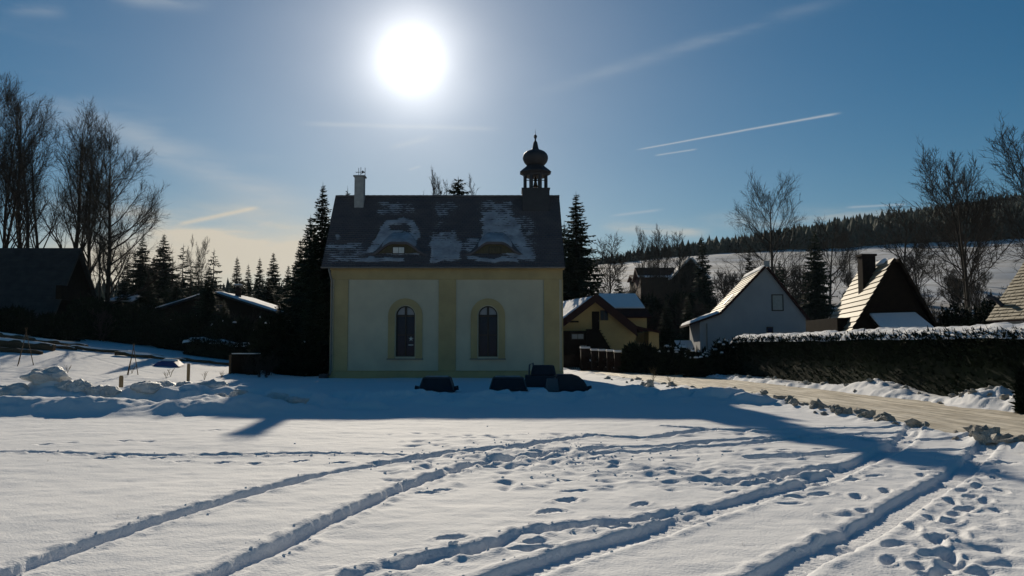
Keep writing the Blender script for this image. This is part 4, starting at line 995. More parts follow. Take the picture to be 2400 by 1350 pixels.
def left_cabin():
    Yr = 64.0; a = P(-60, 582, Yr); b = P(190, 583, Yr); base = gz(-34, 60) - .3
    x0, x1 = a[0], b[0]; zr = b[2]; Yf = 59.5; ze = base + 1.6
    h = empty('dark_cabin', ((x0 + x1) / 2, Yf, base), 'dark steep-roofed cabin under the tall bare trees at the left edge', 'cabin')
    m = MB(); m.add([(x1 - .3, Yf + .4, base), (x1 - .3, 2 * Yr - Yf - .4, base), (x1 - .3, 2 * Yr - Yf - .4, ze), (x1 - .3, Yr, zr - .2), (x1 - .3, Yf + .4, ze + .2),
                     (x0 + .3, Yf + .4, base), (x0 + .3, 2 * Yr - Yf - .4, base), (x0 + .3, 2 * Yr - Yf - .4, ze), (x0 + .3, Yr, zr - .2), (x0 + .3, Yf + .4, ze + .2)],
                    [(0, 1, 2, 3, 4), (9, 8, 7, 6, 5), (5, 0, 4, 9), (1, 6, 7, 2)]); m.build('wall', M_DARKWOOD, h)
    m = MB(); m.slab((x0, Yf, ze - .2), (x1 + .5, Yf, ze - .2), (x1, Yr, zr), (x0, Yr, zr), .15); m.build('roof', M_GREYROOF, h)
    m = MB(); m.slab((x1, 2 * Yr - Yf, ze - .2), (x0, 2 * Yr - Yf, ze - .2), (x0, Yr, zr), (x1, Yr, zr), .15); m.build('roof', M_GREYROOF, h)
    n = 22
    for i in range(n):
        t0 = i / n; t1 = (i + 1) / n + .01; A = Vector((x0, Yf, ze - .2)); B = Vector((x0, Yr, zr)); up = Vector((0, -(zr - ze), Yr - Yf)).normalized()
        p = A.lerp(B, t0); r_ = A.lerp(B, t1); w = x1 + .5 - .5 * t0 - x0
        m = MB(); m.add([p + up * .05, p + up * .05 + Vector((w, 0, 0)), r_ + up * .012 + Vector((w, 0, 0)), r_ + up * .012, p + up * .004, p + up * .004 + Vector((w, 0, 0))], [(0, 1, 2, 3), (4, 5, 1, 0)])
        m.build('roof_course', M_GREYROOF, h)
    # balcony boards on the right gable side
    for i in range(9): MB().box(x1 - .1 + .2, x1 + .5, Yf + 1.0 + i * .42, Yf + 1.36 + i * .42, base + 2.9, base + 3.9).build('balcony_board', M_DARKWOOD, h)
left_cabin()

def bungalow():
    Y = 68.0; base = gz(-20, Y) - .3; a = P(500, 679, Y); b = P(664, 733, Y); ap = (a[0], a[2] - .3); re = (b[0], b[2] - .25); le = (2 * a[0] - b[0], re[1]); ax = (0, 9.0, 0)
    h = gable_house('low_bungalow', (a[0], Y, base), 'low dark house with bright thick snow on its sloping roof among spruces', [(le[0] + .5, base), (re[0] - .5, base), (re[0] - .5, re[1] + .1), ap, (le[0] + .5, le[1] + .1)], ax, M_DARKWOOD)
    for e_ in (le, re):
        roof_plane(h, 'roof', (ap[0], Y, ap[1]), (e_[0], Y, e_[1]), ax, material=M_GREYROOF, bot=.0, over_f=.5)
        snow_slab(h, (ap[0], Y, ap[1]), (e_[0], Y, e_[1]), ax, .2, .16, over_f=.45, lumps=.06, seed=31)
    c0 = P(553, 690, Y + 1); c1 = P(564, 674, Y + 1)
    c = MB().box(c0[0], c1[0], Y + .8, Y + 1.2, c0[2] - .8, c1[2]).build('chimney', M_BRICK, h)
    MB().box(c0[0] - .08, c1[0] + .08, Y + .72, Y + 1.28, c1[2] + .15, c1[2] + .2).build('chimney_hood', M_GUTTER, c)
    MB().box(c0[0] - .08, c1[0] + .08, Y + .72, Y + 1.28, c1[2] + .201, c1[2] + .29).build('hood_snow', M_SNOW, c, bevel=.03)
    for xx in (c0[0], c1[0] - .05): MB().box(xx, xx + .05, Y + .8, Y + .85, c1[2], c1[2] + .15).build('hood_post', M_GUTTER, c)
    window_on(h, P(520, 0, Y)[0], P(545, 0, Y)[0], P(0, 735, Y)[2], P(0, 712, Y)[2], Y, M_FRAME, M_GLASS)
bungalow()

def small_shed():
    Y = 72; a = P(255, 690, Y); b = P(308, 705, Y); base = gz(a[0], Y) - .3
    h = empty('garden_shed', (a[0] + 1, Y, base), 'small shed with shaded snow on its roof behind the left trees', 'shed')
    MB().box(a[0] + .1, b[0] - .1, Y, Y + 2.5, base, b[2] - .2).build('wall', M_DARKWOOD, h)
    m = MB(); m.slab((a[0] - .1, Y - .3, P(0, 706, Y)[2]), (b[0] + .2, Y - .3, P(0, 709, Y)[2]), (b[0], Y + 2.6, P(0, 690, Y)[2]), (a[0], Y + 2.6, P(0, 690, Y)[2]), .1); m.build('roof', M_GREYROOF, h)
    m = MB(); m.slab((a[0] - .1, Y - .32, P(0, 704.5, Y)[2] + .06), (b[0] + .2, Y - .32, P(0, 707, Y)[2] + .06), (b[0], Y + 2.6, P(0, 689, Y)[2] + .12), (a[0], Y + 2.6, P(0, 689, Y)[2] + .12), .11); m.build('roof_snow', M_SNOW, h, bevel=.04)
small_shed()

def far_farm(name, px0, px1, pr, pe, Y, label, gable_right):
    a = P(px0, pr, Y); b = P(px1, pr, Y); ze = P(0, pe, Y)[2]; base = gz((a[0] + b[0]) / 2, Y) - .6
    h = empty(name, ((a[0] + b[0]) / 2, Y, base), label, 'house')
    dpt = 4.0
    MB().box(a[0], b[0], Y + .4, Y + 2 * dpt - .4, base, ze).build('wall', M_REDROOF if gable_right else M_DARKWOOD, h)
    m = MB(); m.slab((a[0] - .5, Y - .2, ze), (b[0] + .5, Y - .2, ze), (b[0] + .5, Y + dpt, a[2]), (a[0] - .5, Y + dpt, a[2]), .25); m.build('roof', M_REDROOF, h)
    m = MB(); m.slab((b[0] + .5, Y + 2 * dpt, ze), (a[0] - .5, Y + 2 * dpt, ze), (a[0] - .5, Y + dpt, a[2]), (b[0] + .5, Y + dpt, a[2]), .25); m.build('roof', M_REDROOF, h)
    m = MB(); m.slab((a[0] - .5, Y - .25, ze + .1), (b[0] + .5, Y - .25, ze + .1), (b[0] + .5, Y + .6, ze + .1 + .6 * (a[2] - ze) / dpt), (a[0] - .5, Y + .6, ze + .1 + .6 * (a[2] - ze) / dpt), .12); m.build('eave_snow', M_SNOW, h)
    if gable_right:
        gx = b[0]; w = 3.0
        MB().prism([(gx - w, base), (gx + w, base), (gx + w, ze - .3), (gx, a[2] + .8), (gx - w, ze - .3)], (0, 3, 0), (0, Y - 2.2, 0)).build('gable_wing', M_DARKWOOD, h)
        for s in (-1, 1):
            m = MB(); p = [(gx, Y - 2.6, a[2] + 1.1), (gx + s * (w + .4), Y - 2.6, ze - .5), (gx + s * (w + .4), Y + 3, ze - .5), (gx, Y + 3, a[2] + 1.1)]
            m.slab(*(p if s < 0 else p[::-1]), .3 if s > 0 else .3); m.build('gable_roof', M_SNOW, h)
    for i in range(3):
        xx = a[0] + (b[0] - a[0]) * (i + .6) / 4; window_on(h, xx, xx + .9, base + 1.8, base + 3.0, Y + .4)
    return h
far_farm('farmhouse', 1502, 1612, 622, 650, 150, 'long far farmhouse with snow along its eaves on the valley side', True)
far_farm('barn', 1488, 1528, 640, 652, 165, 'small dark barn left of the far farmhouse', False)

# ------------------------------------------------------------------ vegetation
def rnd_perp(d, r):
    while True:
        v = Vector((r.uniform(-1, 1), r.uniform(-1, 1), r.uniform(-1, 1)))
        p = v - d * v.dot(d)
        if p.length > .1: return p.normalized()
def bare_tree_meshes(seed, H, lean=(0, 0), stems=1, first=.28, spread=.34, ang=(32, 55), counts=(17, 8, 6, 4), trunk_r=None, up=.12, wob=.10, bark=None, lenk=.36, thick=1.1, splay=.16):
    r = random.Random(seed); T = MB(); C = MB()
    tr = trunk_r or H * .016
    def grow(mb, p, d, L, rad, level, nseg, sides):
        pts = [p.copy()]; rs = [rad]; q = p.copy(); dd = d.copy(); step = L / nseg
        for i in range(nseg):
            dd = (dd + Vector((r.uniform(-1, 1), r.uniform(-1, 1), r.uniform(-1, 1))) * wob * (1 if level else .5) + Vector((0, 0, up * (1 if level else .4)))).normalized()
            q = q + dd * step; pts.append(q.copy()); rs.append(max(rad * (1 - .8 * (i + 1) / nseg), .005 * thick))
        mb.tube(pts, rs, sides, cap=False); return pts, rs
    def at(pts, t):
        f = t * (len(pts) - 1); i = min(int(f), len(pts) - 2); u = f - i
        return pts[i].lerp(pts[i + 1], u), (pts[i + 1] - pts[i]).normalized()
    for s in range(stems):
        a = 2 * pi * s / max(stems, 1) + r.random(); k = 0 if stems == 1 else splay
        d = Vector((lean[0] + k * cos(a), lean[1] + k * sin(a), 1)).normalized()
        h = H * (1 if s == 0 else r.uniform(.75, .98))
        pts, rs = grow(T, Vector((0.25 * k * cos(a) * 3, .25 * k * sin(a) * 3, -.4)), d, h * .86, tr * (1 if stems == 1 else .75), 0, 12, 8)
        n1 = counts[0] if stems == 1 else int(counts[0] * .8)
        for i in range(n1):
            t = first + (1 - first) * ((i + r.random()) / n1) ** .9; p, pd = at(pts, t)
            an = radians(r.uniform(*ang)) * (1.2 - .35 * t); b = (pd * cos(an) + rnd_perp(pd, r) * sin(an)).normalized()
            L1 = H * lenk * (.95 - .40 * (t - first) / (1 - first)) * r.uniform(.7, 1.15); r1 = max(rs[min(int(t * 12), 11)] * .45, .025)
            p1, q1 = grow(T if L1 > H * .2 else C, p, b, L1, r1, 1, 6, 5)
            for j in range(counts[1]):
                t2 = .22 + .78 * (j + r.random()) / counts[1]; p, pd = at(p1, t2); an = radians(r.uniform(22, 48)); b = (pd * cos(an) + rnd_perp(pd, r) * sin(an)).normalized()
                L2 = L1 * .48 * (1.1 - .5 * t2) * r.uniform(.7, 1.2); p2, q2 = grow(C, p, b, L2, max(r1 * .42, .016 * thick), 2, 4, 4)
                for k2 in range(counts[2]):
                    t3 = .2 + .8 * (k2 + r.random()) / counts[2]; p, pd = at(p2, t3); an = radians(r.uniform(20, 50)); b = (pd * cos(an) + rnd_perp(pd, r) * sin(an)).normalized()
                    L3 = L2 * .55 * r.uniform(.6, 1.2); p3, q3 = grow(C, p, b, L3, .011 * thick, 3, 2, 3)
                    for k3 in range(counts[3]):
                        p, pd = at(p3, .2 + .8 * r.random()); an = radians(r.uniform(18, 55)); b = (pd * cos(an) + rnd_perp(pd, r) * sin(an) + Vector((0, 0, .15))).normalized()
                        L4 = L3 * r.uniform(.45, .9); o = rnd_perp(b, r) * .009 * thick; o2 = b.cross(o)
                        C.add([p + o, p - o * .5 + o2 * .87, p - o * .5 - o2 * .87, p + b * L4], [(0, 1, 3), (1, 2, 3), (2, 0, 3)])
    return T.mesh('trunk', bark or M_BARK, True), C.mesh('crown', bark or M_BARK, False)

def spruce_meshes(seed, H, R, gap=.42, per=9, droop=.32, ragged=.25, start=.04):
    r = random.Random(seed); T = MB(); C = MB()
    T.tube([(0, 0, -.3), (0, 0, H * .5), (0, 0, H * .99)], [H * .014, H * .008, .012], 7, cap=False)
    z = H * start
    while z < H * .985:
        t = z / H; rad = R * (1 - t) ** .85 * (1.0 if t > .12 else .75 + 2 * t)
        n = max(4, int(per * (0.55 + .6 * (1 - t))))
        a0 = r.random() * 6.28
        for k in range(n):
            a = a0 + 2 * pi * (k + r.uniform(-.35, .35)) / n; L = rad * r.uniform(1 - ragged * 1.6, 1 + ragged) + .08
            if r.random() < ragged * .25: L *= .5
            dx, dy = cos(a), sin(a); sx, sy = -dy, dx; zz = z + r.uniform(-.5, .5) * gap
            dr = droop * (1.25 - t) * r.uniform(.6, 1.3)
            def pt(u): return Vector((dx * L * u, dy * L * u, zz - L * dr * (u - .55 * u * u * u) + .25 * L * max(0, t - .6) * u))
            nseg = max(4, int(L / .26))
            wmax = .36 * min(L, 1.8) + .14
            for i in range(nseg):
                u0 = i / nseg; u1 = min(1.0, (i + 1.25) / nseg); um = .5 * (u0 + u1)
                p0 = pt(u0); p1 = pt(u1); w = wmax * (1.15 - u0) * r.uniform(.6, 1.25) * (.55 if i == 0 else 1)
                for sg in (-1, 1):
                    tip = pt(min(1.05, u0 + .75 * w / L + .08)) + Vector((sx * sg * w, sy * sg * w, -w * r.uniform(.15, .6)))
                    C.add([p0, p1, tip], [(0, 1, 2)])
                if r.random() < .7: C.add([p0, p1, (p0 + p1) * .5 + Vector((r.uniform(-.05, .05), r.uniform(-.05, .05), -w * r.uniform(.5, 1.0)))], [(0, 1, 2)])
            e = pt(1.0); q = pt(.82); C.add([q + Vector((sx * .05, sy * .05, 0)), q - Vector((sx * .05, sy * .05, 0)), e + Vector((dx * .1, dy * .1, .03))], [(0, 1, 2)])
        z += gap * r.uniform(.75, 1.25) * (.6 + .55 * (1 - t))
    C.add([(.06, 0, H * .93), (-.05, .04, H * .93), (-.02, -.06, H * .93), (0, 0, H * 1.02)], [(0, 1, 3), (1, 2, 3), (2, 0, 3)])
    return T.mesh('trunk', M_BARK), C.mesh('crown', M_NEEDLE)

def place_tree(name, meshes, x, y, label, cat, group, H0, H, rz=0.0, sxy=1.0, z=None, tilt=(0, 0)):
    zb = gz(x, y) if z is None else z
    t = empty(name, (x, y, zb - .05), label, cat, group)
    t.rotation_euler = (tilt[1], tilt[0], rz); k = H / H0; t.scale = (k * sxy, k * sxy, k)
    for nm, me in zip(('trunk', 'crown'), meshes):
        o = bpy.data.objects.new(nm, me); COL.objects.link(o); o.parent = t
    return t
def tree_at(name, meshes, H0, px, pyt, Y, label, cat, group, rz=0., sxy=1., tilt=(0, 0), sink=0.0):
    p = P(px, pyt, Y); zb = gz(p[0], Y) - sink
    return place_tree(name, meshes, p[0], Y, label, cat, group, H0, max(p[2] - zb, .5), rz, sxy, zb, tilt)

BT = {
    'tallA': bare_tree_meshes(11, 22, first=.30, ang=(28, 52), up=.11, counts=(22, 8, 6, 5), lenk=.32, trunk_r=.34),
    'tallB': bare_tree_meshes(12, 22, stems=2, first=.34, ang=(26, 50), up=.11, counts=(17, 8, 6, 4), lenk=.32, trunk_r=.34),
    'tallC': bare_tree_meshes(13, 20, first=.18, ang=(38, 68), up=.07, counts=(34, 9, 7, 4), lenk=.38, trunk_r=.30),
    'windA': bare_tree_meshes(15, 17, stems=2, first=.38, lean=(-.06, 0), ang=(32, 62), up=.06, counts=(18, 9, 6, 4), lenk=.36, trunk_r=.26, thick=1.3),
    'small': bare_tree_meshes(16, 9, first=.22, ang=(32, 62), up=.09, counts=(18, 8, 6, 3), lenk=.42, trunk_r=.14, thick=1.2),
    'birch': bare_tree_meshes(17, 12, stems=3, first=.22, ang=(22, 44), up=.14, counts=(12, 6, 5, 4), lenk=.30, trunk_r=.12, thick=1.2),
    'shrub': bare_tree_meshes(18, 3.2, stems=5, first=.12, ang=(25, 60), up=.10, counts=(10, 5, 4, 3), lenk=.45, trunk_r=.06, wob=.16, thick=1.1),
}
BH = {'tallA': 22, 'tallB': 22, 'tallC': 20, 'windA': 17, 'small': 9, 'birch': 12, 'shrub': 3.2}
BH = {k: v * (1.0 if k.startswith('tall') else .95) for k, v in BH.items()}      # crowns end a little below the nominal height
SP = {'big': spruce_meshes(21, 14, 3.0, .26, 14, .42, .35), 'slim': spruce_meshes(22, 12, 2.5, .30, 11, .30, .22), 'loose': spruce_meshes(23, 10, 2.5, .46, 8, .15, .40), 'wide': spruce_meshes(24, 11, 3.5, .28, 13, .34, .25), 'small': spruce_meshes(25, 6, 1.9, .26, 10, .25, .3)}
SH = {'big': 14, 'slim': 12, 'loose': 10, 'wide': 11, 'small': 6}
def bare(k, px, pyt, Y, label, group, rz=0., sxy=1., tilt=(0, 0), sink=0.): return tree_at('bare_tree', BT[k], BH[k], px, pyt, Y, label, 'tree', group, rz, sxy, tilt, sink)
def spr(k, px, pyt, Y, label, group, rz=0., sxy=1., sink=0.): return tree_at('spruce_tree', SP[k], SH[k], px, pyt, Y, label, 'tree', group, rz, sxy, (0, 0), sink)

g1 = 'tall bare trees at the left'
bare('tallA', -40, 185, 66, 'tall bare tree cut by the left edge of the photo', g1, .3, .9)
bare('tallB', 22, 200, 67, 'tall bare tree second from the left edge, with two stems', g1, 1.4, .85)
bare('tallA', 70, 205, 70, 'tall bare tree behind the left part of the cabin roof', g1, 2.6, .8)
bare('tallB', 102, 215, 66, 'forked bare tree with thick twin trunks above the cabin ridge', g1, 4.0, .9)
bare('tallA', 178, 262, 68, 'straight bare tree over the right end of the cabin ridge', g1, 5.2, .95)
bare('tallB', 204, 275, 72, 'slender twin-stemmed bare tree right of the cabin', g1, .7, .7)
bare('tallC', 266, 318, 64, 'wide-branching bare tree at the right end of the left row', g1, 2.2, .98)
bare('tallA', 244, 420, 62, 'thin leaning bare tree just left of the wide-branching one', g1, 3.3, .55)
bare('tallA', 228, 300, 76, 'slim bare tree left of the wide-branching one, farther back', g1, 1.9, .75)
g2 = 'spruces left of the chapel'
for k, px, py, Y, lab, rz, s in (
    ('wide', 335, 552, 82, 'broad dark spruce, leftmost in the row beyond the field', .2, .9), ('wide', 385, 548, 84, 'bushy dark spruce second in the row beyond the field', 1.5, .9), ('loose', 430, 572, 86, 'thin-topped spruce third in the row beyond the field', 2.2, .9),
    ('loose', 466, 592, 84, 'open young spruce fourth in the row, beside a bare birch', .4, .8), ('loose', 502, 583, 80, 'open spruce with clear gaps just left of the bungalow roof', 3.1, 1.0), ('slim', 300, 600, 88, 'low spruce behind the wide-branching bare tree', 5.1, 1.1),
    ('slim', 556, 600, 100, 'slim spruce above the ridge of the bungalow', .9, .9), ('slim', 582, 618, 108, 'small spruce top right of the bungalow ridge spruce', 1.9, .9), ('slim', 609, 602, 104, 'pointed spruce over the bungalow roof slope', 2.9, .9), ('wide', 641, 592, 100, 'even cone-shaped spruce left of the tall chapel spruces', 4.4, .8), ('wide', 676, 622, 96, 'low spruce directly left of the tall chapel spruces', .1, .8), ('wide', 690, 640, 70, 'short dark spruce at the lower edge of the bungalow roof', 2.0, 1.0),
    ('big', 757, 430, 53.5, 'tall ragged spruce against the left end of the chapel', .6, 1.0), ('big', 728, 505, 56, 'second ragged spruce at the left end of the chapel', 2.6, 1.05), ('wide', 742, 610, 51, 'low dense spruce at the foot of the chapel left wall', 3.6, .72), ('big', 705, 560, 60, 'dark spruce left of the ragged chapel spruces', 4.2, 1.0)):
    spr(k, px, py, Y, lab, g2, rz, s)
bare('birch', 460, 555, 90, 'pale thin birch rising among the young spruces', 'bare trees beyond the spruces', .5, .7)
g3 = 'trees behind the chapel roof'
spr('slim', 815, 440, 64, 'spruce tip showing left of the chapel chimney', g3, .3, .8)
spr('wide', 1074, 418, 66, 'dark spruce top rising over the middle of the chapel ridge', g3, 1.3, 1.5)
bare('birch', 1014, 405, 70, 'bare birch crown over the chapel ridge, left of the spruce top', g3, 1.0, .55)
bare('birch', 1080, 420, 74, 'bare crown spreading behind the spruce top over the ridge', g3, 2.4, .75)
spr('big', 1350, 452, 92, 'tall full spruce right of the chapel', 'spruces right of the chapel', 1.1, 1.25)
spr('slim', 1322, 520, 94, 'spruce half hidden by the right chapel corner', 'spruces right of the chapel', 2.1, 1.2)

g4 = 'bare trees on the valley side'
bare('tallC', 1798, 428, 96, 'large round-crowned bare tree behind the white house ridge', g4, 2.7, .92)
bare('windA', 2262, 348, 70, 'tall wind-swept bare tree right of the timber cottage', g4, .2, .95)
bare('small', 2248, 420, 73, 'thin bare tree beside the wind-swept one', g4, 1.2, .7)
bare('windA', 2470, 300, 62, 'bare crown cut by the right edge of the photo', g4, .5, 1.0)
for k, px, py, Y, lab, rz, s in (
    ('small', 1430, 572, 110, 'small round bare tree right of the tall full spruce', .3, 1.2), ('birch', 1505, 545, 135, 'leftmost of three birches above the far farmhouse', 1., .9), ('birch', 1527, 530, 140, 'middle and tallest birch above the far farmhouse', 2., .9), ('birch', 1558, 545, 140, 'rightmost birch above the far farmhouse', 3.5, .9),
    ('small', 1590, 560, 145, 'bare tree between the farmhouse gable and the dark spruce', .6, 1.1), ('small', 1940, 530, 130, 'bare tree right of the dark spruce on the snowy slope', 1.7, 1.1), ('birch', 1995, 520, 140, 'bare birch on the slope above the cottage chimney', 2.7, 1.1), ('small', 2110, 500, 118, 'bushy bare tree in front of the hillside forest', .9, 1.3), ('small', 2150, 575, 95, 'small bare tree right of the cottage gable', 3.9, 1.1),):
    bare(k, px, py, Y, lab, g4, rz, s)
g5 = 'spruces on the valley side'
spr('slim', 1645, 550, 118, 'pointed spruce standing on the right of the far farmhouse', g5, .4, 1.0)
spr('wide', 1908, 536, 100, 'dense dark spruce right of the white house', g5, 1.7, .78)
spr('slim', 1755, 580, 110, 'dark spruce in front of the large bare tree trunk', g5, 2.9, .9)
spr('slim', 1826, 605, 88, 'low spruce behind the right roof of the white house', g5, 4.2, .9)
spr('small', 1450, 650, 108, 'small spruce beside the round bare tree', g5, 5.0, 1.0)
spr('slim', 1560, 700, 82, 'low dark spruce in the thicket between yellow and white house', g5, .8, 1.3)
spr('slim', 1610, 690, 80, 'dark spruce close to the left roof of the white house', g5, 1.8, 1.3)
spr('slim', 1520, 712, 88, 'dark spruce behind the yellow house lean-to', g5, 2.8, 1.3)
# thickets of bare shrubs
r = random.Random(77)
def shrubs(n, x0, x1, y0, y1, h0, h1, label, group, name='bare_shrub'):
    for i in range(n):
        Y = r.uniform(y0, y1); px = r.uniform(x0, x1); x = (px - 1200) / F * Y
        place_tree(name, BT['shrub'], x, Y, label, 'shrub', group, 3.2, r.uniform(h0, h1), r.uniform(0, 6.28), r.uniform(.9, 1.3))
shrubs(16, 1490, 1640, 84, 100, 4, 7, 'bare shrub in the dark thicket between the yellow and white houses', 'thicket between the houses')
shrubs(16, 2190, 2400, 52, 68, 2.5, 4.5, 'bare shrub on the bank right of the timber cottage', 'shrubs right of the cottage')
shrubs(9, 1420, 1760, 130, 190, 3, 6, 'bare shrub on the snowy slope around the far farmhouse', 'shrubs around the farmhouse')
shrubs(10, 1880, 2400, 110, 190, 2, 5, 'bare shrub on the snowy slope below the forest', 'shrubs below the forest')
shrubs(22, 200, 700, 61, 76, 2.0, 4.0, 'bare shrub in the dark belt beyond the left field', 'shrubs beyond the left field')
shrubs(22, 1480, 1900, 105, 160, 4, 8, 'bare shrub in the brown scrub behind the white house', 'scrub behind the white house')
shrubs(16, 1960, 2380, 90, 140, 3, 6, 'bare shrub in the brown scrub behind the timber cottage', 'scrub behind the cottage')
shrubs(6, 560, 650, 44, 50, .7, 1.5, 'small bare shrub beside the wooden box', 'shrubs beside the wooden box')
# ------------------------------------------------------------------ hedges and bushes
def leafy(n, sampler, size, seed):
    """n little leaf-clump triangles spread by sampler(r) -> (point, outward normal)"""
    r = random.Random(seed); V = np.zeros((n * 3, 3)); 
    for i in range(n):
        p, nr = sampler(r); s = size * r.uniform(.6, 1.5)
        a = Vector((r.gauss(0, 1), r.gauss(0, 1), r.gauss(0, 1))).normalized(); b = Vector(nr) * .7 + Vector((r.gauss(0, 1), r.gauss(0, 1), r.gauss(0, 1) + .3)) * .6
        p = Vector(p); V[3 * i] = p - a * s * .4; V[3 * i + 1] = p + a * s * .4; V[3 * i + 2] = p + b * s * .9
    return V, np.arange(n * 3).reshape(-1, 3)
def hedge(name, path, w, hfun, label, n, leaf=.14, snow=True, mat_=M_HEDGE, seed=1, snowthick=.09, cat='hedge', snow_cover=0.0):
    """path: list of (x,y); hfun(t,s) height along it"""
    pts = [Vector((p[0], p[1], 0)) for p in path]; segs = [(a, b, (b - a).length) for a, b in zip(pts[:-1], pts[1:])]; L = sum(s[2] for s in segs)
    def at(t):
        d = t * L
        for a, b, l in segs:
            if d <= l or (a, b, l) == segs[-1]:
                dr = (b - a).normalized(); return a + dr * d, Vector((dr.y, -dr.x, 0))
            d -= l
    root = empty(name, (pts[0].x, pts[0].y, gz(pts[0].x, pts[0].y)), label, cat)
    # dark core
    m = MB(); ns = max(10, int(L / .6)); ring = 9; vs = []
    def prof(t, u, k=1.0):      # u 0..1 over the cross-section from the left foot, over the top, to the right foot
        c, sd = at(t); h = hfun(t); z0 = gz(c.x, c.y) - .05
        a = pi * u; q = abs(cos(a)) ** .35 * (1 if cos(a) > 0 else -1); z = h * (abs(sin(a)) ** .35)
        endk = min(1.0, (min(t, 1 - t) * L + .25) / .9) ** .5
        bulge = 1 + .12 * float(N2(t * L * .7, u * 3))
        return Vector((c.x, c.y, z0)) + sd * (-q * w * .5 * k * bulge * endk) + Vector((0, 0, z * (1 if k == 1 else .97) * (.75 + .25 * endk)))
    for i in range(ns + 1):
        for j in range(ring): vs.append(prof(i / ns, j / (ring - 1), .93))
    fs = [(i * ring + j, (i + 1) * ring + j, (i + 1) * ring + j + 1, i * ring + j + 1) for i in range(ns) for j in range(ring - 1)] + [tuple(range(ring)), tuple(ns * ring + j for j in reversed(range(ring)))]
    m.add(vs, fs); m.build('branch_core', mat_, root)
    NT, NU_ = max(30, int(L / .35)), 24
    PG = np.array([[tuple(prof(i / NT, j / NU_)) for j in range(NU_ + 1)] for i in range(NT + 1)])
    def fprof(t, u):
        a = min(t * NT, NT - 1e-6); b = min(u * NU_, NU_ - 1e-6); i = int(a); j = int(b); a -= i; b -= j
        q = (PG[i, j] * (1 - a) + PG[i + 1, j] * a) * (1 - b) + (PG[i, j + 1] * (1 - a) + PG[i + 1, j + 1] * a) * b
        return Vector(q)
    def sm(r):
        t = r.random(); u = r.random(); p = fprof(t, u); c, sd = at(t); n_ = (p - Vector((c.x, c.y, p.z * .6))); 
        if r.random() < .06:
            e = r.choice((0.0, 1.0)); q = fprof(e, r.random()); cc, _ = at(e); p = q.lerp(Vector((cc.x, cc.y, q.z * .5)), r.random())
        return p + n_.normalized() * r.uniform(-.08, .05), n_.normalized()
    V, Fc = leafy(n, sm, leaf, seed); link_mesh('foliage', mesh_np('foliage', V, Fc, mat_), root)['kind'] = 'stuff'
    if snow:
        nu, nv = max(20, int(L / .14)), 10; V = []
        for i in range(nu + 1):
            t = i / nu; c, sd = at(t); h = hfun(t); z0 = gz(c.x, c.y) - .05
            for j in range(nv + 1):
                u = j / nv * 2 - 1; ww = w * .5 * (.92 + .16 * float(N1(t * L * 1.7, j * .0)))
                x_ = u * ww; th = snowthick * (1 - abs(u) ** 3) * (1.0 + 1.1 * float(N2.fbm(t * L * 1.3, u * 1.2 + seed, 3))) - .02 - snow_cover * max(0, float(N3.fbm(t * L * .5 + seed, u, 2)) + .1)
                endk = min(1, i / 4, (nu - i) / 4)
                V.append((c.x + sd.x * x_, c.y + sd.y * x_, z0 + h * (1 - .10 * abs(u) ** 3) + .09 + th - .25 * (1 - endk) - (.06 if abs(u) > .95 else 0)))
        idx = np.arange((nu + 1) * (nv + 1)).reshape(nu + 1, nv + 1); Fc = np.stack([idx[:-1, :-1], idx[1:, :-1], idx[1:, 1:], idx[:-1, 1:]], -1).reshape(-1, 4)
        link_mesh('snow_cap', mesh_np('snow_cap', V, Fc[:, ::-1], M_SNOW, True), root)
    return root
def hedge_h(t): return 2.28 - .12 * t + .10 * float(N1(t * 9, 2.2)) + .25 * float(sstep(t, .25, .05)) * 0 
hedge('hedge', [(15.4, 17.0), (15.2, 24.0), (15.0, 32.0), (14.9, 44.0), (14.6, 53.5)], 1.5, lambda t: 2.16 + .10 * t + .09 * float(N1(t * 14, 2.2)), 'long clipped dark hedge with snow on top along the road', 46000, .10, seed=4, snow_cover=.03, snowthick=.15)
hedge('hedge', [(-22.5, 57.5), (-18.5, 57.5), (-15.3, 56.5)], 1.4, lambda t: 1.15 + .2 * float(N1(t * 9, 6.2)), 'low dark hedge dusted with snow beyond the left field', 9000, .14, seed=5, snow_cover=.12)
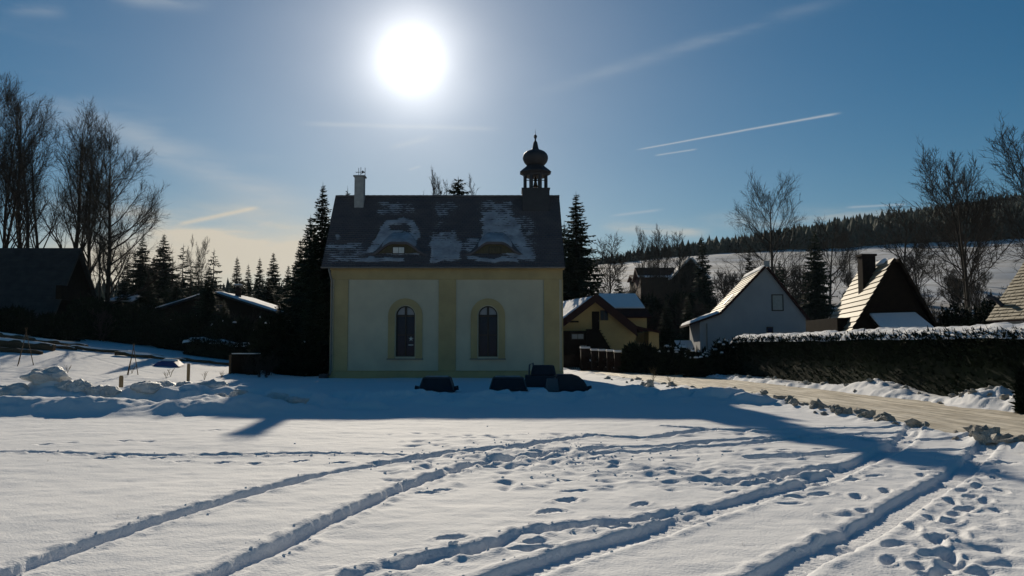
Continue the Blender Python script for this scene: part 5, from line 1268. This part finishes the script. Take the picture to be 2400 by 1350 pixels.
def bush(px0, px1, pyt, Y, label, n=2600, leaf=.16, deep=1.0, snow=.0, seed=1, mat_=M_HEDGE, group=None):
    a = P(px0, pyt, Y); b = P(px1, pyt, Y); xc = (a[0] + b[0]) / 2; rx = (b[0] - a[0]) / 2; zb = gz(xc, Y) - .1; h = a[2] - zb
    root = empty('bush', (xc, Y, zb), label, 'bush', group); r0 = random.Random(seed)
    def lump(th, ph): return 1 + .22 * float(N2(th * 1.6 + seed * 3.1, ph * 2.2))
    core = MB(); vs = []; n1, n2 = 14, 8
    for j in range(n2 + 1):
        for i in range(n1):
            th = 2 * pi * i / n1; ph = pi / 2 * j / n2; k = .84 * lump(th, ph)
            vs.append((xc + rx * k * cos(th) * cos(ph) ** .6, Y + rx * deep * k * sin(th) * cos(ph) ** .6, zb + h * k * sin(ph) ** .8))
    core.add(vs, [(j * n1 + i, j * n1 + (i + 1) % n1, (j + 1) * n1 + (i + 1) % n1, (j + 1) * n1 + i) for j in range(n2) for i in range(n1)]); core.build('branch_core', mat_, root)
    def sm(r):
        th = r.uniform(0, 2 * pi); ph = math.asin(r.random()); k = lump(th, ph) * r.uniform(.84, 1.0)
        nr = Vector((cos(th) * cos(ph), sin(th) * cos(ph), sin(ph))); return (xc + rx * k * cos(th) * cos(ph) ** .6, Y + rx * deep * k * sin(th) * cos(ph) ** .6, zb + h * k * sin(ph) ** .8), nr
    V, Fc = leafy(n, sm, leaf, seed); link_mesh('foliage', mesh_np('foliage', V, Fc, mat_), root)['kind'] = 'stuff'
    if snow:
        m = MB(); cnt = int(snow * 40)
        for i in range(cnt):
            th = r0.uniform(0, 2 * pi); ph = r0.uniform(.75, 1.4); k = lump(th, ph); p = Vector((xc + rx * k * cos(th) * cos(ph) ** .6, Y + rx * deep * k * sin(th) * cos(ph) ** .6, zb + h * k * sin(ph) ** .8)); s = r0.uniform(.06, .2) * min(1, rx)
            m.lathe([(s, -.04), (s * .9, .03), (s * .4, .07)], 7, p, r0.random())
        m.build('snow_patches', M_SNOW, root, smooth=True)['kind'] = 'stuff'
    return root
g6 = 'evergreen bushes by the right-hand houses'
bush(1452, 1546, 808, 58, 'wide dark bush in front of the yellow house', 3200, .2, .8, .0, 3, group=g6)
bush(1535, 1620, 812, 54, 'snow-flecked bush left of the white house', 3000, .18, .8, .9, 4, group=g6)
bush(1600, 1668, 824, 50, 'low dark bush in front of the white house corner', 2400, .16, .9, .4, 5, group=g6)
bush(1664, 1722, 800, 52, 'round bush touching the left end of the long hedge', 2600, .15, 1., .5, 6, group=g6)
bush(2196, 2284, 722, 48, 'rounded evergreen bush right of the timber cottage', 3600, .16, .9, .0, 7, group=g6)
bush(2270, 2420, 700, 56, 'broad dark bush on the bank below the wind-swept tree', 4200, .22, .8, .0, 8, group=g6)
bush(2386, 2440, 860, 21.5, 'dark bush cut by the right edge below the hedge end', 3000, .12, .8, .0, 19, group=g6)
bush(1545, 1640, 690, 90, 'tall dark evergreen mass behind the white house left roof', 4200, .35, .8, .0, 20, group=g6)
bush(1485, 1560, 700, 92, 'tall dark evergreen mass behind the yellow house', 4200, .35, .8, .0, 22, group=g6)
g7 = 'evergreen bushes beyond the left field'
bush(590, 700, 742, 52, 'big dark bush left of the chapel spruces', 5000, .2, .8, .1, 9, group=g7)
bush(480, 610, 750, 60, 'dark bush hiding the bungalow wall', 5000, .22, .7, .15, 10, group=g7)
bush(370, 500, 735, 62, 'dark bush below the spruce row, with a little snow', 5000, .22, .7, .12, 11, group=g7)
bush(250, 390, 715, 63, 'dark bush around the foot of the wide-branching tree', 5000, .22, .7, .0, 12, group=g7)
bush(640, 775, 800, 49.5, 'low dark bush at the left foot of the chapel', 4200, .17, .7, .05, 13, group=g7)
bush(150, 270, 700, 62, 'dark bush against the right side of the cabin', 4200, .22, .7, .0, 14, group=g7)
bush(-60, 90, 725, 57.2, 'dark bush in front of the cabin at the left edge', 4200, .22, .5, .0, 15, group=g7)
bush(80, 190, 738, 57.5, 'low dark bush below the cabin roof', 4200, .2, .5, .0, 16, group=g7)
for i, (px, py, Y, s, k) in enumerate(((350, 640, 70, 1.2, 'wide'), (415, 650, 69, 1.2, 'wide'), (470, 660, 74, 1.2, 'slim'), (525, 700, 62, 1.1, 'wide'), (660, 690, 60, 1.1, 'wide'), (690, 740, 55, 1.0, 'wide'), (290, 660, 72, 1.2, 'wide'), (570, 655, 90, 1.3, 'wide'), (630, 650, 92, 1.3, 'wide'), (490, 622, 63, .9, 'wide'), (448, 606, 72, 1.0, 'loose'), (362, 600, 74, 1.1, 'wide'), (405, 598, 77, 1.0, 'loose'))):
    lab = ['lower dark spruce filling the gap below the broad leftmost one', 'lower dark spruce below the thin-topped one', 'lower slim spruce below the birch', 'short spruce before the bungalow gable', 'short wide spruce before the bungalow roof end', 'short wide spruce at the left of the low chapel bush', 'lower dark spruce beside the wide-branching tree foot', 'spruce filling the gap behind the bungalow ridge', 'spruce filling the gap behind the bungalow roof end', 'dark spruce covering the left half of the bungalow roof', 'open spruce between the third and fourth of the row', 'dense spruce between the first and second of the row', 'ragged spruce right of the second in the row'][i]
    spr(k, px, py, Y, lab, g2, i * 1.3, s)

# ------------------------------------------------------------------ far forest on the hill
def forest():
    r = random.Random(42); V = []; Fc = []; n = 0
    fe = np.array([(1180, 402), (1560, 402), (1760, 400), (2000, 395), (2400, 385), (2800, 380)])
    cnt = 0
    while cnt < 6500:
        px = r.uniform(1250, 2700); Y = r.uniform(385, 780) if r.random() < .7 else r.uniform(385, 450)
        lo = float(np.interp(px, fe[:, 0], fe[:, 1])) + 12 * float(N1(px / 60, 0))
        if Y < lo: continue
        x = (px - 1200) / F * Y; z = gz(x, Y); H = (r.uniform(7, 13) + (3 if r.random() < .12 else 0)) * float(np.interp(px, (1400, 1600, 2000), (.38, .6, 1))); w = H * r.uniform(.2, .36); k = 7; a0 = r.random() * 6
        for lev, (zb, zt, ww) in enumerate(((.0, .55, 1.0), (.28, .78, .8), (.55, 1.0, .52))):
            o = len(V); V.append((x, Y, z + H * zt))
            for i in range(k):
                a = a0 + lev + 2 * pi * i / k; q = w * ww * r.uniform(.65, 1.25); V.append((x + q * cos(a), Y + q * sin(a), z + H * (zb + r.uniform(-.05, .05))))
            for i in range(k): Fc.append((o, o + 1 + i, o + 1 + (i + 1) % k))
        cnt += 1
    o = link_mesh('hillside_forest', mesh_np('hillside_forest', V, Fc, M_FARWOOD)); tag(o, 'dark conifer forest covering the hill above the snowy field', 'forest', kind='stuff')
    # distant wooded ridge at the left, beyond the spruces
    r = random.Random(43); V = []; Fc = []
    for c in range(1500):
        px = r.uniform(-300, 1250); Y = r.uniform(300, 700); x = (px - 1200) / F * Y; z = gz(x, Y); H = r.uniform(6, 11); w = H * r.uniform(.2, .3); a0 = r.random() * 6; k = 5
        for lev, (zb, zt, ww) in enumerate(((.0, .7, 1.0), (.4, 1.0, .65))):
            o = len(V); V.append((x, Y, z + H * zt))
            for i in range(k):
                a = a0 + lev + 2 * pi * i / k; q = w * ww * r.uniform(.65, 1.25); V.append((x + q * cos(a), Y + q * sin(a), z + H * (zb + r.uniform(-.05, .05))))
            for i in range(k): Fc.append((o, o + 1 + i, o + 1 + (i + 1) % k))
    o = link_mesh('distant_forest', mesh_np('distant_forest', V, Fc, M_FARWOOD)); tag(o, 'pale distant wood on the valley behind the spruces and chapel', 'forest', kind='stuff')
forest()

# ------------------------------------------------------------------ snow lumps
def lump_mesh(name, seed, sub, amp, freq, material, flat=.75, smooth=True):
    import bmesh
    bm = bmesh.new(); bmesh.ops.create_icosphere(bm, subdivisions=sub, radius=1.0); r = random.Random(seed); o = Vector((r.uniform(0, 50), r.uniform(0, 50), r.uniform(0, 50)))
    from mathutils import noise
    for v in bm.verts:
        d = v.co.normalized(); k = 1 + amp * noise.fractal(d * freq + o, 1.0, 2.0, 3); v.co = Vector((d.x * k, d.y * k, d.z * k * flat))
    me = bpy.data.meshes.new(name); bm.to_mesh(me); bm.free(); me.materials.append(material)
    if smooth: me.polygons.foreach_set('use_smooth', [True] * len(me.polygons))
    return me
def ghz(x, y): return float(gh_at(x, y)[0])
BOULD = [lump_mesh('snow_boulder', 60 + i, 4, .38, 1.5, M_SNOWCHUNK, .85) for i in range(4)]
r = random.Random(12)
for i, (px, py, Y, s, sz, lab) in enumerate(((497, 893, 24.4, .50, .80, 'large rounded snow boulder by the tall middle post'), (110, 893, 23.4, .45, .7, 'highest snow lump on the ploughed bank at the left'), (160, 905, 23.2, .36, .9, 'snow lump right of the highest one on the bank'),
        (192, 905, 23.0, .30, 1.1, 'knobbly snow lump left of the first post'), (232, 912, 22.8, .26, 1.0, 'double snow lump just left of the first post'), (262, 922, 22.6, .22, 1.0, 'small snow lump at the foot of the first post'),
        (430, 903, 24.0, .38, .8, 'broken snow lump left of the rounded boulder'), (392, 912, 23.8, .45, .6, 'flat snow lump between the two nearer posts'), (345, 925, 22.8, .40, .6, 'low snow lump right of the first post'), (565, 925, 22.6, .30, .8, 'snow lump right of the rounded boulder'), (590, 938, 22.2, .36, .6, 'flat snow lump near the chimney shadow'),
        (520, 948, 21.6, .2, .8, 'small snow chunk in front of the bank below the boulder'), (512, 936, 21.7, .13, .8, 'tiny snow chunk in front of the bank'), (25, 922, 22.6, .42, .7, 'snow lump on the bank at the left edge'), (690, 948, 21.4, .25, .6, 'snow lump at the right end of the ploughed bank'), (640, 942, 21.8, .42, .5, 'long snow lump near the right end of the bank'))):
    p = P(px, py, Y); zb = p[2]
    o = link_mesh('snow_boulder', BOULD[i % 4]); gh = ghz(p[0], Y); zc = max(gh + s * sz * .1, min(zb - s * sz * .75, gh + s * sz * .6)); o.location = (p[0], Y, zc); o.scale = (s * r.uniform(.9, 1.2), s, s * sz); o.rotation_euler = (0, 0, r.uniform(0, 6.28))
    tag(o, lab, 'snow lump', 'snow lumps on the ploughed bank')
CLOD = [lump_mesh('snow_clod', 80 + i, 2, .85, 1.9, M_DIRTSNOW, .9, False) for i in range(5)]
def clods(pts, n, label, group, s0=.07, s1=.2, spread=.3, seed=1):
    r = random.Random(seed); pts = np.array(pts); seg = np.r_[0, np.cumsum(np.hypot(*np.diff(pts, axis=0).T))]
    for i in range(n):
        d = r.random() * seg[-1]; x = float(np.interp(d, seg, pts[:, 0])) + r.gauss(0, spread); y = float(np.interp(d, seg, pts[:, 1])) + r.gauss(0, spread)
        s = s0 + (s1 - s0) * r.random() ** 2; o = link_mesh('snow_clod', CLOD[r.randrange(5)]); o.location = (x, y, ghz(x, y) + s * .2); o.scale = (s * r.uniform(.7, 1.4), s * r.uniform(.7, 1.4), s * r.uniform(.6, 1.2)); o.rotation_euler = (r.uniform(-.5, .5), r.uniform(-.5, .5), r.uniform(0, 6.28))
        tag(o, label, 'snow clod', group)
clods([(8.2, 16.8), (8.15, 20), (7.9, 25.5)], 60, 'dirty snow clod on the berm between field and road', 'clods on the near road berm', .04, .17, .26, 1)
clods([(8.25, 13.2), (8.3, 15.2)], 26, 'dirty snow clod right of the wheel track leading to the road', 'clods right of the wheel track', .04, .19, .26, 2)
clods([(8.1, 11.5), (8.5, 12.6)], 14, 'dirty snow clod on the heap at the right edge of the photo', 'clods at the right edge', .05, .2, .25, 3)
clods([(7.6, 27), (6.6, 34), (5.2, 45)], 44, 'dirty snow clod beside the road right of the chapel', 'clods beside the road near the chapel', .05, .2, .45, 4)
clods([(13.7, 20), (13.5, 27), (13.2, 34), (12.3, 48)], 50, 'snow clod at the foot of the long hedge', 'clods below the hedge', .04, .13, .3, 5)
clods([(14.0, 23.0), (13.8, 25.2)], 14, 'snow clod on the heap near the hedge end', 'clods on the hedge heap', .06, .18, .4, 6)
# crumbs scattered beside ruts: too many to count
def crumbs():
    r = random.Random(15); base = lump_mesh('crumb_src', 99, 1, .4, 1.5, M_SNOW); bv = np.array([v.co for v in base.vertices]); bf = np.array([p.vertices for p in base.polygons]); V = []; Fc = []; n = 0
    def add(x, y, s):
        nonlocal n
        V.append(bv * s + np.array([x, y, 0])); XY.append((x, y, s)); Fc.append(bf + n); n += len(bv)
    XY = []
    for pts, hw, dep, rag in RUTS:
        pl = smooth_poly(pts)
        for a, b in zip(pl[:-1], pl[1:]):
            L = np.hypot(*(b - a)); 
            if a[1] > 26 or a[1] < 4: continue
            for i in range(int(L * (.8 + 3.5 * rag)) + (1 if r.random() < .5 else 0)):
                t = r.random(); p = a + (b - a) * t; nrm = np.array([-(b - a)[1], (b - a)[0]]) / max(L, 1e-6); q = p + nrm * r.choice((-1, 1)) * (hw + abs(r.gauss(.03, .09))); add(q[0], q[1], r.uniform(.005, .017) * (1 + .7 * (r.random() < .08)))
    for i in range(220):
        x = r.gauss(.4, 1.2); y = r.gauss(12.6, 1.2); add(x, y, r.uniform(.008, .025))
    V = np.concatenate(V); xy = np.array(XY); z = gh_at(xy[:, 0], xy[:, 1]); V[:, 2] += np.repeat(z + xy[:, 2] * .25, len(bv))
    o = link_mesh('snow_crumbs', mesh_np('snow_crumbs', V, np.concatenate(Fc), M_SNOW, True)); tag(o, 'loose snow crumbs scattered beside the wheel ruts and footprints', 'snow crumbs', kind='stuff')
    bpy.data.meshes.remove(base)
crumbs()

# ------------------------------------------------------------------ small things
def post(px, pyt, pyb, label, w=.11, dark=False):
    g = None; Y = 20.0
    # stands on the ground where its foot is seen
    for k in range(60):
        p = P(px, pyb, Y)
        if p[2] <= gz(p[0], Y): break
        Y += .5
    p = P(px, pyb, Y); t = P(px, pyt, Y); z0 = gz(p[0], Y) - .25
    m = MB(); h = w / 2
    m.box(p[0] - h, p[0] + h, Y - h, Y + h, z0, t[2] - .03); m.box(p[0] - h * .8, p[0] + h * .8, Y - h * .8, Y + h * .8, t[2] - .03, t[2])
    o = m.build('fence_post', M_WOOD if dark else M_POST, None, bevel=.012); tag(o, label, 'post', 'wooden posts at the left field'); return o
post(283, 880, 922, 'pale wooden post nearest the camera, behind the ploughed snow bank', .12)
post(441, 852, 895, 'pale wooden post behind the gap in the snow bank', .12)
post(539, 832, 877, 'dark wooden post beside the dark wooden box', .12, True)
def sticks(px, pyt, pyb, Y, label, n=3, spread=.3):
    p = P(px, pyb, Y); t = P(px, pyt, Y); z0 = gz(p[0], Y) - .1; h = empty('stick_tripod', (p[0], Y, z0), label, 'stick tripod')
    for i in range(n):
        a = 2 * pi * i / n + .5; f = Vector((p[0] + spread * cos(a), Y + spread * sin(a), z0)); top = Vector((p[0] + .1 - spread * .12 * cos(a), Y - spread * .12 * sin(a), max(t[2], z0 + .8)))
        MB().tube([f, top], [.022, .016], 6).build('stick', M_WOOD, h)
sticks(308, 806, 848, 42, 'three thin sticks leaning together on the snow slope', 3, .34)
sticks(56, 768, 812, 44, 'leaning sticks at the left edge of the snow slope', 3, .5)
def wooden_box():
    Y = 46.5; a = P(541, 832, Y); b = P(598, 872, Y); z0 = gz(a[0], Y) - .1
    h = empty('wooden_box', ((a[0] + b[0]) / 2, Y, z0), 'dark wooden box with thin snow on its lid near the chapel', 'box'); n = 6; H = a[2] - z0
    for i in range(n): MB().box(a[0], b[0], Y, Y + .05, z0 + H * i / n, z0 + H * (i + 1) / n - .015).build('board', M_DARKWOOD, h)
    MB().box(a[0] + .01, b[0] - .01, Y + .051, Y + .9, z0, a[2] - .02).build('body', M_DARKWOOD, h)
    MB().box(a[0] - .06, b[0] + .06, Y - .06, Y + .98, a[2] + .001, a[2] + .05).build('lid', M_DARKWOOD, h)
    MB().box(a[0] + .05, b[0] + .0, Y - .04, Y + .95, a[2] + .052, a[2] + .10).build('lid_snow', M_SNOW, h, bevel=.02)
wooden_box()
def snow_sled():
    Y = 47.5; a = P(352, 838, Y); b = P(420, 846, Y); z0 = gz(a[0] + .7, Y) - .02
    h = empty('covered_pile', (a[0] + .7, Y, z0), 'low blue-covered pile with snow on top on the left slope', 'covered pile')
    m = MB(); w = b[0] - a[0]; m.add([(a[0], Y, z0), (b[0], Y, z0), (b[0] - .1, Y + 1.2, z0 + .1), (a[0] + .2, Y + 1.2, z0 + .1), (a[0] + .35, Y + .2, z0 + .3), (b[0] - .35, Y + .15, z0 + .26), (b[0] - .4, Y + .9, z0 + .42), (a[0] + .5, Y + .9, z0 + .46)], [(0, 1, 5, 4), (1, 2, 6, 5), (2, 3, 7, 6), (3, 0, 4, 7), (4, 5, 6, 7), (3, 2, 1, 0)]); m.build('cover', M_TARP, h, bevel=.05)
    m = MB(); m.add([(a[0] + .4, Y + .5, z0 + .36), (b[0] - .4, Y + .5, z0 + .33), (b[0] - .35, Y + .95, z0 + .44), (a[0] + .45, Y + .95, z0 + .48), (a[0] + .45, Y + .5, z0 + .40), (b[0] - .45, Y + .5, z0 + .38), (b[0] - .5, Y + .8, z0 + .47), (a[0] + .6, Y + .8, z0 + .5)], [(0, 1, 5, 4), (1, 2, 6, 5), (2, 3, 7, 6), (3, 0, 4, 7), (4, 5, 6, 7)]); m.build('snow_cover', M_SNOW, h, smooth=True)
snow_sled()
def logs():
    spec = [((-40, 790), (128, 805), 50.5, .30, 'thick snow-topped log lying at the left edge of the slope', True), ((-60, 772), (62, 781), 54.0, .22, 'upper log of the pile at the left edge', True), ((60, 785), (205, 806), 53.0, .22, 'long log lying right of the log pile', True), ((-30, 800), (100, 812), 48.5, .16, 'lower thin log in front of the thick one', False),
            ((150, 806), (400, 830), 52.5, .11, 'long dark beam along the upper edge of the slope', True), ((270, 818), (440, 838), 51.5, .12, 'shorter beam overlapping the long one', True), ((420, 836), (560, 852), 52.0, .10, 'thin pole trailing right towards the wooden box', False), ((5, 778), (180, 800), 51.8, .14, 'slanting pole between the two big logs', True)]
    for (a, b, Y, rad, lab, sn) in spec:
        A = P(a[0], a[1], Y); B = P(b[0], b[1], Y + .4); za = gz(A[0], Y) + rad * .7; zb = gz(B[0], Y) + rad * .7
        A = Vector((A[0], Y, za + .05)); B = Vector((B[0], Y + .4, zb)); m = MB(); n = 8
        h = empty('log', tuple(A), lab, 'log', 'logs on the left slope')
        m.tube([A.lerp(B, i / n) + Vector((0, 0, .03 * sin(i * 2.1))) for i in range(n + 1)], [rad * (1 - .25 * i / n) for i in range(n + 1)], 10); m.build('timber', M_WOOD, h, smooth=False)
        if sn:
            V = []; k = 24
            for i in range(k + 1):
                p = A.lerp(B, .02 + .96 * i / k); rr = rad * (1 - .25 * i / k); th = .05 + .05 * float(N2(i * .4, rad * 50)); e = min(1, i / 2, (k - i) / 2)
                for j in range(5):
                    u = j / 4 * 2 - 1; V.append(p + Vector((0, u * rr * .8, rr * sqrt(max(0, 1 - (u * .8) ** 2)) - .01 + th * (1 - u * u) * e)))
            m = MB(); m.add(V, [(i * 5 + j, (i + 1) * 5 + j, (i + 1) * 5 + j + 1, i * 5 + j + 1) for i in range(k) for j in range(4)]); m.build('snow_line', M_SNOW, h, smooth=True)
logs()
def cabinet():
    Y = 30.6; a = P(2165, 868, Y); b = P(2187, 905, Y); z0 = gz(a[0], Y)
    h = empty('utility_cabinet', ((a[0] + b[0]) / 2, Y, z0), 'pale grey utility cabinet standing in snow before the hedge', 'cabinet')
    MB().box(a[0], b[0], Y, Y + .28, z0 - .1, a[2] - .03).build('housing', M_CABINET, h, bevel=.012)
    MB().box(a[0] - .03, b[0] + .03, Y - .03, Y + .31, a[2] - .029, a[2] + .02).build('lid', M_CABINET, h, bevel=.01)
    MB().box(a[0] + .03, b[0] - .03, Y - .014, Y - .001, z0 + .15, a[2] - .1).build('door', M_CABINET, h, bevel=.005)
    MB().box(b[0] - .07, b[0] - .05, Y - .03, Y - .015, z0 + .5, z0 + .6).build('latch', M_DARKTIN, h)
cabinet()
def fence():
    h = empty('garden_fence', (8.4, 62, gz(8.4, 62)), 'low garden wall with snow-capped pillars before the yellow house', 'fence')
    for i, (px, py) in enumerate(((1371, 817), (1392, 822), (1410, 823), (1429, 824), (1447, 826))):
        Y = 66 - i * 2.0; p = P(px, py, Y); z0 = gz(p[0], Y) - .2; w = .34 if i == 0 else .22
        MB().box(p[0] - w, p[0] + w, Y - w, Y + w, z0, p[2]).build('pillar', M_BRICK, h)
        MB().box(p[0] - w - .05, p[0] + w + .05, Y - w - .05, Y + w + .05, p[2] + .001, p[2] + .16).build('pillar_snow', M_SNOW, h, bevel=.05)
        if i:
            q = PREV; m = MB(); a = Vector((q[0], q[1], 0)); b = Vector((p[0], Y, 0)); zt = z0 + .75
            for k in range(3):
                zz = z0 + .55 + k * .28; MB().bar(a + Vector((0, 0, zz)), b + Vector((0, 0, zz)), .07).build('rail', M_DARKWOOD, h)
            m.slab(a + Vector((0, 0, z0 + .45)), b + Vector((0, 0, z0 + .45)), b + Vector((0, .2, z0 + .45)), a + Vector((0, .2, z0 + .45)), .5); m.build('base_wall', M_BRICK, h)
        PREV = (p[0], Y)
    for i in range(10):
        p = P(1322 + i * 4.6, 838, 67); z0 = gz(p[0], 67); MB().box(p[0] - .05, p[0] + .05, 67, 67.05, z0, z0 + 1.1).build('picket', M_DARKWOOD, h)
fence()
def cold_frame():
    Y = 62; a = P(1588, 818, Y); b = P(1626, 797, Y); z0 = gz(a[0], Y)
    h = empty('sloping_lid_box', ((a[0] + b[0]) / 2, Y, z0), 'box with sloping snow-covered lid left of the white house', 'box')
    MB().box(a[0], b[0], Y + .1, Y + 1.0, z0 - .1, a[2]).build('body', M_DARKWOOD, h)
    m = MB(); m.slab((a[0] + .1, Y, a[2]), (b[0] + .1, Y, a[2]), (b[0], Y + .9, b[2]), (a[0] - .05, Y + .9, b[2]), .1); m.build('snowy_lid', M_SNOW, h, bevel=.02)
cold_frame()
def kerb_stone():
    Y = 72; p = P(1374, 846, Y); o = link_mesh('boundary_stone', lump_mesh('boundary_stone', 7, 3, .3, 1.2, M_BRICK, .8)); o.location = (p[0], Y, gz(p[0], Y) + .3); o.scale = (.45, .4, .5); tag(o, 'snow-capped boundary stone at the road edge before the yellow house', 'stone')
    s = link_mesh('snow_cap', lump_mesh('stone_cap', 8, 3, .2, 1.2, M_SNOW, .4)); s.parent = o; s.location = (0, 0, .62); s.scale = (.95, .95, .8)
kerb_stone()
def weed(px, py, Y, label, h0=.6, n=5, seed=1):
    r = random.Random(seed); p = P(px, py, Y); z = ghz(p[0], Y) - .03; t = empty('dry_weed', (p[0], Y, z), label, 'weed', 'dry weeds sticking out of the snow')
    m = MB()
    for i in range(n):
        a = r.uniform(0, 6.28); d = Vector((cos(a) * .3, sin(a) * .3, 1)); h = h0 * r.uniform(.5, 1); m.tube([(p[0], Y, z), Vector((p[0], Y, z)) + d * h * .6, Vector((p[0], Y, z)) + d * h + Vector((cos(a) * .16 * h0, 0, 0))], [.008 * min(1, h0 * 2), .006 * min(1, h0 * 2), .003 * min(1, h0 * 2)], 4)
        for k in range(4):
            q = Vector((p[0], Y, z)) + d * h * (.5 + .12 * k); b = r.uniform(0, 6.28); m.tube([q, q + Vector((cos(b) * .08, sin(b) * .08, .08)) * (h0 / .6)], [.005 * h0 / .6, .002 * h0 / .6], 3)
    m.build('stalks', M_WEED, t)
weed(1530, 885, 38, 'taller dry weed at the road edge right of the tubs', .8, 5, 1); weed(1573, 888, 37, 'second dry weed at the road edge', .7, 5, 2)
weed(1180, 870, 45.5, 'thin weed at the chapel plinth', .3, 3, 3)
for i, (px, py, lab) in enumerate(((390, 868, 'dry weed tuft on the slope left of the middle post'), (400, 872, 'spreading dry weed left of the middle post'), (310, 852, 'dry grass tuft at the foot of the stick tripod'), (480, 858, 'dry weed tuft between the posts'), (160, 840, 'dry grass tuft on the left slope'), (520, 870, 'dry weed tuft before the dark post'))):
    weed(px, py, 41 + i % 3, lab, .5, 7, 10 + i)
for i, (px, py, Y, lab) in enumerate(((278, 1204, 8.0, 'tiny grass tip poking from the snow at the lower left'), (1740, 1270, 6.9, 'tiny twig poking from the snow between the right-hand ruts'), (110, 1076, 12.0, 'tiny grass tip below the left footprint trail'))):
    weed(px, py, Y, lab, .07, 2, 30 + i)

# ------------------------------------------------------------------ thin winter haze
def haze():
    m = bpy.data.materials.new('thin_haze'); m.use_nodes = True; nt = m.node_tree; nt.nodes.clear()
    out = nt.nodes.new('ShaderNodeOutputMaterial'); v = nt.nodes.new('ShaderNodeVolumePrincipled')
    v.inputs['Color'].default_value = (0.62, 0.82, 1.0, 1); v.inputs['Density'].default_value = 0.00006; v.inputs['Anisotropy'].default_value = 0.2
    nt.links.new(v.outputs[0], out.inputs['Volume'])
    o = MB().box(-9500, 9500, -60, 2700, -3.0, 190.0).build('haze', m); o['kind'] = 'stuff'
haze()
